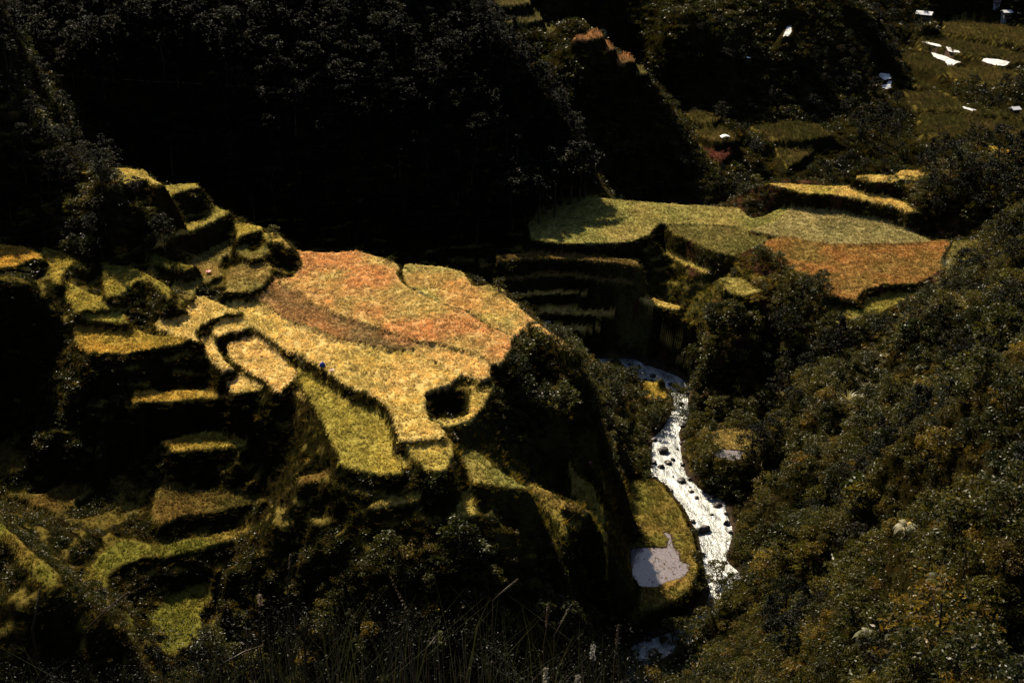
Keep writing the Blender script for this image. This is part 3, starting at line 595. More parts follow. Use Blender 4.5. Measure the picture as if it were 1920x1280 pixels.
def wood(r, h, rad, spread, limbs=5, bend=0.3):
    p = np.array([[0, 0, -0.6], [r.normal() * bend * .3, r.normal() * bend * .3, h * .3], [r.normal() * bend * .6, r.normal() * bend * .6, h * .65], [r.normal() * bend, r.normal() * bend, h * .95]])
    ps = [tube(p, [rad * 1.25, rad, rad * .7, rad * .25])]; tips = [p[-1]]
    for k in range(limbs):
        a = k * 2.4 + r.uniform(0, 1); z0 = h * r.uniform(.3, .75); b0 = np.array([np.interp(z0, p[:, 2], p[:, 0]), np.interp(z0, p[:, 2], p[:, 1]), z0])
        d = np.array([math.cos(a), math.sin(a), r.uniform(.25, .8)]) * spread * r.uniform(.6, 1)
        ps.append(tube(np.array([b0, b0 + d * .5 + [0, 0, -.05 * h], b0 + d]), [rad * .5, rad * .33, rad * .12], 5)); tips.append(b0 + d)
    return join(ps), tips
BARK = plain('bark', (.06, .045, .03), 0.9, 0.1)
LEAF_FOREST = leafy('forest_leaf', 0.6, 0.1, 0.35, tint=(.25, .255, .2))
LEAF_BUSH = leafy('bush_leaf', 0.42, 0.2, 0.45, tint=(1.0, .92, .5))
LEAF_GRASS = leafy('grass_blade', 0.8, 0.03, 0.45, tint=(.78, .68, .42))
LEAF_REED = leafy('reed_blade', 0.35, 0.6, 0.35)
LEAF_CROP = leafy('rice_stalk', 0.75, 0.1, 0.4, tint=(1.2, 1.2, 1.2), rnd=False)
def vcol(r, nq, base, var=0.3, verts=4):
    c = np.array(base) * (1 + var * r.uniform(-1, 1, (nq, 1))) * (1 + 0.12 * r.uniform(-1, 1, (nq, 3)))
    return np.repeat(np.clip(c, 0, 1), verts, 0)
def make_tree(seed, h, rad, base, leafmat, size, clumps, per, trunk_r, cone=False, name='forest_tree', flat=.45, asp=.4, crown_from=.35, limbs=6):
    r = np.random.default_rng(seed); (V, Fq), tips = wood(r, h, trunk_r, rad * .8, limbs)
    cs, rs = list(np.array(tips) * [1, 1, 1]), [rad * .42] * len(tips)
    while len(cs) < clumps:
        t = r.uniform(0, 1); zz = h * (crown_from + (1 - crown_from) * t)
        prof = (1 - t) ** .8 if cone else math.sqrt(max(0.05, 1 - (2 * t - .75) ** 2 / 1.7))
        a = r.uniform(0, 6.28); q = rad * prof * math.sqrt(r.uniform(.25, 1)); cs.append(np.array([q * math.cos(a), q * math.sin(a), zz])); rs.append(rad * r.uniform(.2, .36) * (1 if not cone else .8))
    LV, LF = leaves(r, cs, rs, per, size, flat, .1, asp)
    cb = []
    for k in range(len(cs)): cb.append(vcol(r, per, np.array(base) * r.uniform(.7, 1.4), .3))
    root = bpy.data.objects.new(name, None); root.empty_display_size = .3
    tr = mk_mesh('trunk', V, Fq, True, None, BARK, link=False); tr.parent = root
    cr = mk_mesh('crown', LV, LF, False, np.concatenate(cb), leafmat, link=False); cr.parent = root
    # one-mesh version for the uncountable rest
    jv, jf = join([(V, Fq), (LV, LF)]); jc = np.vstack([np.full((len(V), 3), .05), np.concatenate(cb)])
    one = mk_mesh(name + '_mass', jv, jf, False, jc, leafmat, link=False)
    return root, (tr, cr), one
def plant(proto, loc, rz, sc, label, cat, group=None, tilt=(0, 0)):
    root, ch, _ = proto; o = root.copy(); COL.objects.link(o); o.location = loc; o.rotation_euler = (tilt[0], tilt[1], rz); o.scale = (sc, sc, sc * random.uniform(.9, 1.12))
    for c in ch: q = c.copy(); COL.objects.link(q); q.parent = o
    return tag(o, label, cat, group)
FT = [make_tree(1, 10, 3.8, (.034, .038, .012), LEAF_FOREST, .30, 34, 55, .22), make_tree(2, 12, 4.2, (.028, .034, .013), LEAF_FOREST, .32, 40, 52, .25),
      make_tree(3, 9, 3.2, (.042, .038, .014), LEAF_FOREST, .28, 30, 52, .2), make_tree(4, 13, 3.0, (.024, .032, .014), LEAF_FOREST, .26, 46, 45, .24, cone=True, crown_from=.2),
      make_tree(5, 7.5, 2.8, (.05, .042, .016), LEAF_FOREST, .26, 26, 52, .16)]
BT = [make_tree(11, 2.6, 1.7, (.075, .070, .020), LEAF_BUSH, .17, 26, 34, .07, name='bush', crown_from=.1, flat=.3), make_tree(12, 3.4, 2.0, (.058, .060, .020), LEAF_BUSH, .19, 30, 34, .09, name='bush', crown_from=.1, flat=.25),
      make_tree(13, 2.0, 1.5, (.12, .095, .032), LEAF_BUSH, .16, 22, 32, .06, name='bush', crown_from=.05, flat=.2), make_tree(14, 4.6, 2.1, (.05, .054, .019), LEAF_BUSH, .2, 36, 34, .1, name='bush', crown_from=.2, flat=.35),
      make_tree(15, 1.7, 1.3, (.10, .075, .026), LEAF_BUSH, .15, 20, 30, .05, name='bush', crown_from=.05, flat=.2)]
def blades(r, n, spread, h, w, base, lean=.5, seg=3, var=.3):
    """arching grass blades from one root"""
    V, Fq, C = [], [], []
    for k in range(n):
        a = r.uniform(0, 6.28); b = np.array([math.cos(a), math.sin(a), 0]); s = np.array([-b[1], b[0], 0]); o = b * r.uniform(0, spread) * .4 + s * r.uniform(-.3, .3) * spread
        hh = h * r.uniform(.55, 1.1); le = lean * r.uniform(.3, 1.3) * hh; t = np.linspace(0, 1, seg + 1)
        P = o + b * (le * t ** 2)[:, None] + np.array([0, 0, 1]) * (hh * (t - .35 * lean * t ** 3))[:, None]; ww = w * (1 - t ** 2 * .95)
        v = np.stack([P - s * ww[:, None], P + s * ww[:, None]], 1).reshape(-1, 3); i = np.arange(seg)[:, None] * 2
        Fq.append(np.hstack([i, i + 1, i + 3, i + 2]) + sum(len(q) for q in V)); V.append(v); C.append(np.tile(np.array(base) * r.uniform(1 - var, 1 + var), (len(v), 1)))
    return np.concatenate(V), np.concatenate(Fq), np.concatenate(C)
def proto_blades(name, seed, mat, *a, **k):
    V, Fq, C = blades(np.random.default_rng(seed), *a, **k); return mk_mesh(name, V, Fq, False, C, mat, link=False)
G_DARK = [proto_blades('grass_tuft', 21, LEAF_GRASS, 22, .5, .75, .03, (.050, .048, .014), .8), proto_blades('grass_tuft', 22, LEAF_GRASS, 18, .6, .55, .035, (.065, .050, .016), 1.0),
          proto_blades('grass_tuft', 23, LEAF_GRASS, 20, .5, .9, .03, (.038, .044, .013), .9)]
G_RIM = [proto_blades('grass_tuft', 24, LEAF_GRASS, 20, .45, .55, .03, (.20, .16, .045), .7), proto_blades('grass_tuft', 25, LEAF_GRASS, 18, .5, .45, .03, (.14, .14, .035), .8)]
REED = [proto_blades('reed_clump', 26, LEAF_REED, 46, .8, 2.2, .045, (.34, .31, .17), .9, 4), proto_blades('reed_clump', 27, LEAF_REED, 40, .8, 1.8, .04, (.25, .23, .10), 1.0, 4)]
def clump(seed, base, size, n, rad):
    r = np.random.default_rng(seed); cs = [np.array([r.normal() * rad * .6, r.normal() * rad * .6, r.uniform(.1, .6) * rad]) for _ in range(5)]
    V, Fq = leaves(r, cs, [rad * .6] * 5, n // 5, size, .3, .1, .42); return mk_mesh('leafy_clump', V, Fq, False, vcol(r, len(Fq), base, .4), LEAF_BUSH, link=False)
CL = [clump(31, (.038, .040, .012), .14, 70, .8), clump(32, (.055, .045, .012), .12, 70, .65), clump(33, (.030, .036, .012), .16, 60, .9)]
# ---------------------------------------------------------------- ground cover
x, y, z, sx, sy = [np.concatenate(q) for q in zip(place(330000, -125, 150, 150, 392, 2.0), place(30000, 12, 110, 70, 150, 4.0))]
px_, py_ = to_px(x, y, z)
# dry grass beside the levels and on the flank; sunlit look put into its colour
near = np.zeros(len(x), bool)
def cid_ring(x, y, r_):
    o = np.zeros(len(x), bool)
    for a in np.linspace(0, 6.28, 9)[:-1]: o |= crop_at(x + r_ * math.cos(a), y + r_ * math.sin(a)) >= 0
    return o
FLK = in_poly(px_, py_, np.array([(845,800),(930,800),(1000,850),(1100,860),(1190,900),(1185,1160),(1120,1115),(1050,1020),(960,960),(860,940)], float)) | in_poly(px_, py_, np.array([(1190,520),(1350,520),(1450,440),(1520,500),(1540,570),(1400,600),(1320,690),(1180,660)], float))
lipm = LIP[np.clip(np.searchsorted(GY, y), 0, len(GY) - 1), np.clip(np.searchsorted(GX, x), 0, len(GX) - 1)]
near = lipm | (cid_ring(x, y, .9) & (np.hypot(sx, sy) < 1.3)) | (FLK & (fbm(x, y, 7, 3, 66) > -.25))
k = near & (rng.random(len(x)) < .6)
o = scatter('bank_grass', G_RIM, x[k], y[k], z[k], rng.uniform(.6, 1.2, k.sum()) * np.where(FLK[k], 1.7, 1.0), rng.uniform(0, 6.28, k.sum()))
tag(o, 'short dry grass along the terrace rims, coloured as if sunlit', 'grass', kind='stuff')
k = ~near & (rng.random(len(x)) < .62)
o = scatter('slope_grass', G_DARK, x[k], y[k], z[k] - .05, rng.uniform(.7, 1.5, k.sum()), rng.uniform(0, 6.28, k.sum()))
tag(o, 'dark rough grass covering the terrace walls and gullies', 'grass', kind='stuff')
wet = fbm(x, y, 10, 3, 71) + .4 * fbm(x, y, 3, 2, 72)
rs = (px_ > 1380) | ((px_ > 930) & (px_ < 1260) & (py_ > 640)) | (px_ < 260) | (py_ > 1000)
k = ~near & (wet > np.where(rs, -.25, .22)) & (rng.random(len(x)) < .32)
o = scatter('undergrowth', CL, x[k], y[k], z[k], rng.uniform(.7, 1.6, k.sum()), rng.uniform(0, 6.28, k.sum()))
tag(o, 'low leafy undergrowth tangled over the slopes', 'undergrowth', kind='stuff')
# further off: larger, sparser
x, y, z, sx, sy = place(60000, -60, 260, 392, 660, 3.0)
wetf = np.zeros(len(x), bool)
for r_ in (2.0, 4.0):
    for a in np.linspace(0, 6.28, 9)[:-1]: cq = crop_at(x + r_ * math.cos(a), y + r_ * math.sin(a)); wetf |= (cq == -2) | ((cq >= 0) & (r_ < 3))
x, y, z = x[~wetf], y[~wetf], z[~wetf]
o = scatter('undergrowth', CL + G_DARK, x, y, z, rng.uniform(1.2, 3.2, len(x)), rng.uniform(0, 6.28, len(x)))
tag(o, 'dark scrub over the far mountain slopes', 'undergrowth', kind='stuff')

Pp_, zp_ = PONDS['big']; n = 900; x = rng.uniform(Pp_[:, 0].min(), Pp_[:, 0].max(), n); y = rng.uniform(Pp_[:, 1].min(), Pp_[:, 1].max(), n)
k = in_poly(x, y, Pp_) & ((fbm(x, y, 1.3, 2, 35) + .04 * (x - Pp_[:, 0].mean()) > .12) | (dist_poly(x, y, Pp_) < .35)); x, y = x[k], y[k]
o = scatter('stubble', G_RIM, x, y, np.full(len(x), zp_ - .05), rng.uniform(.25, .6, len(x)), rng.uniform(0, 6.28, len(x))); tag(o, 'brown rice stubble standing in the flooded paddy by the river', 'stubble', kind='stuff')

# ---------------------------------------------------------------- rice and grass standing on each level
CROP_LABEL = dict(A='rust orange ripe rice on the largest central terrace', B='furrowed brown stubble in the strip below the rust orange terrace', C='straw yellow rice on the long terrace with the dark hollow', A2='orange green rice on the outer terrace along the gorge rim',
 B2='pale straw patch with scalloped edge at the low tip of the rust terrace', D='bright green rice on the terrace below the straw yellow one', G1='fresh green grass on the broad shaded-edged field across the gorge', G3='pale grey green grass behind the far orange field',
 G4='deep orange rice on the far field below the right hillside', Y1='golden rice on the long thin terrace above the pale field', X5='green grass around the flooded paddy beside the river')
def crop_mesh(f, dens, hgt):
    P = f['w']; x0, y0 = P.min(0); x1, y1 = P.max(0); n = int((x1 - x0) * (y1 - y0) * dens)
    x = rng.uniform(x0, x1, n); y = rng.uniform(y0, y1, n); kk = FIELDS.index(f); jx, jy = rng.normal(0, .55, n), rng.normal(0, .55, n); k = (crop_at(x + jx, y + jy) == kk) & (crop_at(x, y) >= 0) if f['grp'] != 'f' else crop_at(x, y) == kk
    k[k] = fbm(x[k], y[k], 1.6, 2, 44) > -.42; x, y = x[k], y[k]; z = Hat(x, y); n = len(x)
    if n < 5: return None
    col = crop_col(np.full(n, kk), x, y); NBL = 7
    x = np.repeat(x, NBL); y = np.repeat(y, NBL); z = np.repeat(z, NBL); col = np.repeat(col, NBL, 0) * rng.uniform(.7, 1.35, (n * NBL, 1)); m_ = n * NBL
    hh = hgt * rng.uniform(.6, 1.15, m_) * (1 + .5 * fbm(x, y, 2.5, 2, 19)); a = rng.uniform(0, 6.28, m_); a2 = rng.uniform(0, 6.28, m_); w = rng.uniform(.022, .05, m_); le = hgt * rng.uniform(.1, .7, m_)
    bx_ = x + rng.normal(0, .1, m_); by_ = y + rng.normal(0, .1, m_)
    p0 = np.stack([bx_ - w * np.cos(a), by_ - w * np.sin(a), z - .03], 1); p1 = np.stack([bx_ + w * np.cos(a), by_ + w * np.sin(a), z - .03], 1)
    tx, ty = bx_ + le * np.cos(a2), by_ + le * np.sin(a2)
    p2 = np.stack([tx + w * np.cos(a), ty + w * np.sin(a), z + hh], 1); p3 = np.stack([tx - w * np.cos(a), ty - w * np.sin(a), z + hh * .97], 1)
    V = np.stack([p0, p1, p2, p3], 1).reshape(-1, 3)
    return mk_mesh('rice_crop', V, np.arange(4 * m_).reshape(m_, 4), False, np.repeat(col, 4, 0), LEAF_CROP)
PLACE_WORD = dict(rust='rust orange', furrow='brown', straw='straw yellow', straw2='pale straw', gold='golden', gold2='dull gold', gold3='brownish gold', green='green', ochre='ochre', dry='dry brown', green2='dim green', mixed='mixed green and brown', ygreen='yellow green', ygreen2='olive green', amber='amber', lgreen='light green', green3='green', green4='dull green', pale='pale', rust3='orange', far1='dim', far2='dim', far3='dim', far4='rusty', redsoil='red', rust2='orange')
for f in FIELDS:
    o = crop_mesh(f, 1.5, 1.0) if f['grp'] == 'f' else crop_mesh(f, 7.0 if f['w'][:, 1].mean() < 300 else 5.0, .30 if f['crop'] not in ('furrow', 'dry') else .25)
    if o is None: continue
    px, py = np.mean(f['pts'], 0)
    where = CROP_LABEL.get(f['name']) or '%s grass on a narrow terrace in the %s of the picture' % (PLACE_WORD[f['crop']], ('lower ' if py > 853 else 'upper ' if py < 427 else 'middle ') + ('left' if px < 640 else 'right' if px > 1280 else 'centre'))
    tag(o, where, 'rice', kind='stuff')

# ---------------------------------------------------------------- forest on the back slope and the dark left hillside
def thin(x, y, dmin, order=None):
    keep = []; cell = {}
    idx = np.arange(len(x)) if order is None else order
    for i in idx:
        c = (int(x[i] // dmin), int(y[i] // dmin)); bad = False
        for a in (-1, 0, 1):
            for b_ in (-1, 0, 1):
                for j in cell.get((c[0] + a, c[1] + b_), ()):
                    if (x[i] - x[j]) ** 2 + (y[i] - y[j]) ** 2 < dmin * dmin: bad = True; break
        if not bad: keep.append(i); cell.setdefault(c, []).append(i)
    return np.array(keep)
ZR = np.array([(1440,660),(1560,640),(1740,560),(1850,440),(1990,330),(1990,1330),(1440,1330),(1420,1150),(1480,1000),(1400,900),(1420,760)], float)
FOREST = np.array([(-60,-120),(870,-120),(900,20),(925,60),(960,100),(1010,160),(1060,230),(1090,290),(1098,345),(1075,385),(1020,395),(960,410),(935,470),(560,470),(520,430),(460,420),(400,380),(370,340),(290,325),(200,300),(150,180),(60,90),(-60,60)], float)
x, y, z, sx, sy = place(30000, -160, 30, 325, 430, 9.0)
px, py = to_px(x, y, z); k = in_poly(px, py, FOREST); x, y, z = x[k], y[k], z[k]
kk = thin(x, y, 2.7); x, y, z = x[kk], y[kk], z[kk]
LEFT = np.array([(-90,-100),(60,60),(150,170),(205,290),(215,330),(240,350),(300,420),(330,470),(270,480),(190,490),(90,465),(0,450),(-90,450)], float)
x2, y2, z2, *_ = place(16000, -140, -60, 245, 335, 6.0); px, py = to_px(x2, y2, z2); k = in_poly(px, py, LEFT); x2, y2, z2 = x2[k], y2[k], z2[k]; kk = thin(x2, y2, 2.4); x2, y2, z2 = x2[kk], y2[kk], z2[kk]
print('forest', len(x), 'left', len(x2))
lab = 'dark broadleaf tree in the shaded forest on the steep back slope'; order = np.argsort(y + .6 * z)[:]
ind = set(rng.permutation(len(x))[:200])
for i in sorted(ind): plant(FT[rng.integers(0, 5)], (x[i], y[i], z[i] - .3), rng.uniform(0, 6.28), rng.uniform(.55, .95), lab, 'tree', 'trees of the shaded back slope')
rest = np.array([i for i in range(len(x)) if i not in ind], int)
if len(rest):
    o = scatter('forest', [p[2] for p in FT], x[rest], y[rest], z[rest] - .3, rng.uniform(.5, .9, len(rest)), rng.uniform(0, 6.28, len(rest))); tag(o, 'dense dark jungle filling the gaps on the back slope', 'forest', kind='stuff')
ind = set(rng.permutation(len(x2))[:90])
for i in sorted(ind): plant(FT[rng.integers(0, 5)], (x2[i], y2[i], z2[i] - .3), rng.uniform(0, 6.28), rng.uniform(.4, .65), 'small dark tree on the black hillside at the upper left edge', 'tree', 'trees of the upper left hillside')
rest = np.array([i for i in range(len(x2)) if i not in ind], int)
if len(rest):
    o = scatter('hillside_thicket', [p[2] for p in BT], x2[rest], y2[rest], z2[rest] - .2, rng.uniform(.6, 1.2, len(rest)), rng.uniform(0, 6.28, len(rest))); tag(o, 'black thicket on the upper left hillside', 'thicket', kind='stuff')
for px, py, sc in [(945,412,1.0),(968,405,1.1),(990,400,1.15),(1010,396,1.1),(1032,392,1.2),(1052,388,1.1),(1070,384,1.15),(1086,378,1.1),(1096,372,.9),(985,425,1.0),(1010,420,.9),(960,432,.9),(1040,408,.8)]:
    x, y, z = hit(px, py); plant(FT[rng.integers(0, 4)], (x, y, z - .4), rng.uniform(0, 6.28), sc * 1.2, 'tall dark tree at the foot of the forest, shading the green field corner', 'tree', 'trees shading the green field')
cands = place(9000, 25, 120, 95, 300, 6.0); px, py = to_px(*cands[:3]); k = in_poly(px, py, ZR) & (fbm(cands[0], cands[1], 22, 2, 85) > .08); x, y, z = [q[k] for q in cands[:3]]; kk = thin(x, y, 5.0)[:60]
for i in kk:
    px, py = to_px(x[i], y[i], z[i]); plant(FT[rng.integers(0, 5)], (x[i], y[i], z[i] - .4), rng.uniform(0, 6.28), rng.uniform(.5, .95), 'taller dark tree rising out of the scrub in the %s part of the right hillside' % ('upper' if py < 780 else 'middle' if py < 1000 else 'lower'), 'tree', 'taller trees of the right hillside')
# small trees and scrub of the far spurs
x, y, z, *_ = place(9000, -20, 240, 395, 650, 6.0); kk = thin(x, y, 5.5); x, y, z = x[kk], y[kk], z[kk]
wet = fbm(x, y, 30, 3, 81) > -.12
for r_ in (2.0, 5.0, 8.0):
    for a in np.linspace(0, 6.28, 13)[:-1]: cq = crop_at(x + r_ * math.cos(a), y + r_ * math.sin(a)); wet &= (cq != -2) & ((cq < 0) | (r_ > 6))
x, y, z = x[wet], y[wet], z[wet]
o = scatter('trees', [p[2] for p in FT], x, y, z - .3, rng.uniform(.3, .75, len(x)), rng.uniform(0, 6.28, len(x))); tag(o, 'scattered dark trees on the far spurs, merged by distance', 'trees', kind='stuff')

# ---------------------------------------------------------------- bushes of the right slope, the river banks and the spur's foot
ZONES = [
 ('r', np.array([(1290,700),(1330,610),(1400,540),(1450,520),(1540,525),(1570,600),(1640,600),(1720,560),(1790,520),(1850,440),(1790,400),(1720,395),(1690,350),(1740,320),(1780,270),(1840,262),(1990,300),(1990,1330),(1180,1330),(1230,1250),(1330,1180),(1400,1110),(1390,1060),(1385,1000),(1370,950),(1310,910),(1290,840),(1290,770)], float), 26000, (10, 130, 80, 380), 1.75),
 ('l', np.array([(940,700),(985,640),(1060,650),(1130,670),(1165,690),(1240,755),(1265,780),(1225,820),(1215,900),(1180,890),(1120,840),(1050,800),(980,810),(940,780),(930,740)], float), 9000, (-10, 40, 200, 330), 1.7),
 ('g', np.array([(1360,520),(1440,470),(1540,520),(1400,560),(1350,600),(1335,700),(1300,700),(1312,600),(1350,550)], float), 4000, (10, 75, 280, 345), 1.9),
 ('b', np.array([(560,1100),(850,1020),(960,1045),(1040,1135),(1170,1190),(1200,1200),(1130,1330),(300,1330),(400,1200)], float), 9000, (-60, 30, 120, 215), 2.0),
]
lab = {'r': ('leafy bush among the dense scrub of the right hillside', 'bushes of the right hillside'), 'l': ('shaggy bush on the steep bank between the rust terrace and the river', 'bushes on the bank above the river'),
       'g': ('dark bush in the gully between the two groups of fields', 'bushes of the gully'), 'b': ('dark bush in the shaded hollow below the terraces', 'bushes of the shaded hollow')}
FR = [make_tree(41 + q, 4.6, 2.4, c_, LEAF_BUSH, sz, 30, 42, .1, name='bush', crown_from=.15, flat=.35, asp=asp) for q, (c_, sz, asp) in enumerate([((.06, .065, .02), .26, .5), ((.045, .055, .02), .16, .35), ((.12, .10, .03), .2, .3), ((.035, .045, .016), .3, .55), ((.085, .065, .022), .14, .4)])]
ADJ = ['olive green bush', 'tall green bush', 'pale yellowish bush', 'large dark bush', 'low rusty brown bush']
def where_bush(nm, sp, x, y, z):
    if nm != 'r': return lab[nm][0].replace(lab[nm][0].split(' ')[0] + ' bush', ADJ[sp], 1)
    px, py = to_px(x, y, z); v = 'highest' if py < 620 else 'upper' if py < 800 else 'middle' if py < 960 else 'lower' if py < 1120 else 'lowest'
    h = 'close to the river' if px < 1450 else 'halfway up the slope' if px < 1680 else 'towards the right edge'
    return '%s in the %s part of the right hillside, %s' % (ADJ[sp], v, h)
quota = {'r': 160, 'l': 50, 'g': 30, 'b': 40}
for nm, Pz, n, (xa, xb, ya, yb), dm in ZONES:
    x, y, z, *_ = place(n * 2, xa, xb, ya, yb, 4.0); px, py = to_px(x, y, z); k = in_poly(px, py, Pz); x, y, z = x[k], y[k], z[k]
    if len(x) == 0: print('empty zone', nm); continue
    kk = thin(x, y, dm); x, y, z = x[kk], y[kk], z[kk]
    k = fbm(x, y, 9, 3, 83) > (-.05 if nm == 'g' else -.38); x, y, z = x[k], y[k], z[k]
    print('zone', nm, len(x))
    ind = set(rng.permutation(len(x))[:quota[nm]]); sp = np.floor((fbm(x, y, 16, 3, 57) + .5 + rng.uniform(-.25, .25, len(x))) * 5) % 5
    for i in sorted(ind): plant(BT[int(sp[i])] if nm != 'r' or rng.random() < .7 else FR[int(sp[i])], (x[i], y[i], z[i] - .2), rng.uniform(0, 6.28), rng.uniform(.6, 1.25) if rng.random() < .85 else rng.uniform(1.3, 1.9), where_bush(nm, int(sp[i]), x[i], y[i], z[i]), 'bush', lab[nm][1])
    rest = np.array([i for i in range(len(x)) if i not in ind], int)
    if len(rest):
        o = scatter('scrub', [p[2] for p in BT], x[rest], y[rest], z[rest] - .2, rng.uniform(.5, 1.25, len(rest)), rng.uniform(0, 6.28, len(rest)))
        tag(o, {'r': 'dense scrub covering the right hillside', 'l': 'scrub on the bank above the river', 'g': 'scrub filling the gully', 'b': 'dark scrub in the shaded hollow'}[nm], 'scrub', kind='stuff')
# ---------------------------------------------------------------- reeds catching the light on the right hillside and by the far fields
REGR = np.array([(1470,640),(1530,600),(1640,590),(1720,540),(1800,470),(1840,470),(1830,560),(1760,640),(1680,720),(1640,800),(1560,800),(1480,760),(1440,720)], float)
x, y, z, *_ = place(14000, 20, 130, 150, 345, 3.0); px, py = to_px(x, y, z); k = in_poly(px, py, REGR) & (fbm(x, y, 5, 3, 87) > -.08); x, y, z = x[k], y[k], z[k]; kk = thin(x, y, 1.0); x, y, z = x[kk], y[kk], z[kk]
o = scatter('reeds', REED, x, y, z - .1, rng.uniform(.6, 1.3, len(x)), rng.uniform(0, 6.28, len(x))); tag(o, 'pale silvery reeds lit along the upper right hillside', 'reeds', kind='stuff')

# ---------------------------------------------------------------- boulders in the river
b = NB('river_rock'); nz = b.noise(2.5, 6, rough=.65); c = b.ramp(nz, [(.3, (.010, .008, .007)), (.7, (.045, .033, .027))])
ROCK = b.fin(b.pbsdf(c, .55, .4, normal=b.bump(nz, .6, .1)))
def rock_mesh(seed):
    import bmesh
    bm = bmesh.new(); bmesh.ops.create_icosphere(bm, subdivisions=3, radius=1.0); r = np.random.default_rng(seed); pl = rand_dirs(7, r)
    for v in bm.verts:
        p = np.array(v.co)
        for d in pl:
            t = p @ d
            if t > .72: p = p - d * (t - .72) * .85
        q = p * (1 + .12 * math.sin(5 * p[0] + seed) * math.cos(4 * p[1]) + .07 * math.sin(9 * p[2] + 3 * p[0])); v.co = q
    me = bpy.data.meshes.new('boulder'); bm.to_mesh(me); bm.free(); me.materials.append(ROCK)
    for p in me.polygons: p.use_smooth = True
    return me
RM = [rock_mesh(i) for i in (3, 5, 8, 13)]
BL = [(1244,847,2.5,1.6,1.3,'broad dark boulder on the left edge of the white rapids in mid river'), (1319,994,2.9,1.2,1.2,'long brown boulder at the left bank just above the calm grey pool'),
      (1346,948,2.2,1.1,.9,'flat brown boulder at the right edge of the wide lower rapids'), (1278,902,1.9,1.4,1.1,'dark boulder where the river bends right below mid rapids'),
      (1240,876,1.3,1.0,.8,'dark rock with foam around it below the broad mid river boulder'), (1306,1091,1.3,1.0,.8,'light brown rock beside the foot of the flooded paddy bank'),
      (1257,721,1.3,.9,.8,'brown rock near the end of the upper river bend'), (1362,982,1.4,1.0,.9,'dark rock under the bushes on the right bank above the pool')]
for i, (px, py, a, b_, h_, lb) in enumerate(BL):
    x, y, z = at_riv(px, py); o = bpy.data.objects.new('boulder', RM[i % 4]); COL.objects.link(o); o.location = (x, y, z + .05 * h_); o.scale = (a * .55, b_ * .8, h_ * .8); o.rotation_euler = (0, 0, .4 * i); tag(o, lb, 'boulder')
SM = [(1224,706),(1235,715),(1277,732),(1220,695),(1198,685),(1187,703),(1172,690),(1266,878),(1216,881),(1294,914),(1233,907),(1287,926),(1306,933),(1300,978),(1210,713),(1246,709),(1264,725),(1252,868),(1262,862),(1322,940),(1335,965),(1296,922),(1262,893),(1230,832),(1270,842),(1180,684),(1240,722),(1357,1080),(1345,1110),(1375,1095),(1310,1168),(1225,1210),(1215,1198)]
for i, (px, py) in enumerate(SM[::2] + SM[1::4]):
    x, y, z = at_riv(px, py); s_ = random.choice([.22, .3, .35, .5, .75]); o = bpy.data.objects.new('river_stone', RM[(i * 3) % 4]); COL.objects.link(o); o.location = (x, y, z + .1); o.scale = (s_ * 1.3, s_, s_ * .8); o.rotation_euler = (.1, .2, i * 1.3)
    tag(o, 'small dark wet stone breaking the white water of the river', 'stone', 'small stones in the river')
# banks: stones in a row along both sides
for sd_, BK in ((0, RL), (1, RRt)):
    for i in range(40, 280, 17):
        p = BK[i]; q = (BK[i] - (RL[i] + RRt[i]) / 2); q[2] = 0; q /= np.linalg.norm(q) + 1e-6; p = p + q * random.uniform(-.4, .5); s_ = random.uniform(.3, .8)
        o = bpy.data.objects.new('bank_stone', RM[i % 4]); COL.objects.link(o); o.location = (p[0], p[1], p[2] + .15); o.scale = (s_ * 1.2, s_, s_ * .8); o.rotation_euler = (0, .2, i)
        tag(o, 'stone at the water edge of the %s river bank' % ('left', 'right')[sd_], 'stone', 'stones along the %s river bank' % ('left', 'right')[sd_])

# ---------------------------------------------------------------- tree ferns
FERN = leafy('fern_frond', .5, .3, .35)
def frond(r, ln, base):
    n = 13; t = np.linspace(0, 1, n); P = np.stack([ln * (t * .92), 0 * t, ln * (.34 * np.sin(t * 2.6) - .42 * t ** 2.4)], 1)
    V, Fq = [], []; o = 0
    sv, sf = tube(P, .028 * (1 - t * .8), 4); V.append(sv); Fq.append(sf); o = len(sv)
    for i in range(1, 26):
        u = i / 26; c = np.array([np.interp(u, t, P[:, 0]), 0, np.interp(u, t, P[:, 2])]); w = ln * .25 * math.sin(math.pi * min(1, u * 1.02 + .08)) ** .7 + .03
        for s in (-1, 1):
            tip = c + np.array([w * .35, s * w, -w * .3]); wd_ = np.array([ln * .017, 0, 0]); md = (c + tip) / 2 + [0, 0, w * .05]
            V.append(np.array([c - wd_, c + wd_, md + wd_, tip, md - wd_])); Fq.append(np.array([[0, 1, 2, 4]]) + o); Fq.append(np.array([[4, 2, 3, 3]]) + o); o += 5
    F_ = np.concatenate(Fq); V = np.concatenate(V); quad = F_[F_[:, 2] != F_[:, 3]]; tri = F_[F_[:, 2] == F_[:, 3]][:, :3]
    return V, quad, tri
def fern_proto(seed, base, n=13, ln=2.0, h=2.6):
    r = np.random.default_rng(seed); V, q, t = frond(r, ln, base); c = np.tile(base, (len(V), 1))
    fm = mk_mesh('frond', V, [q, t], False, c, FERN, link=False)
    tv, tf = tube([[0, 0, -.5], [.05, .03, h * .5], [0, 0, h]], [.14, .11, .13], 8); tm = mk_mesh('trunk', tv, tf, True, None, BARK, link=False)
    return fm, tm, n, h
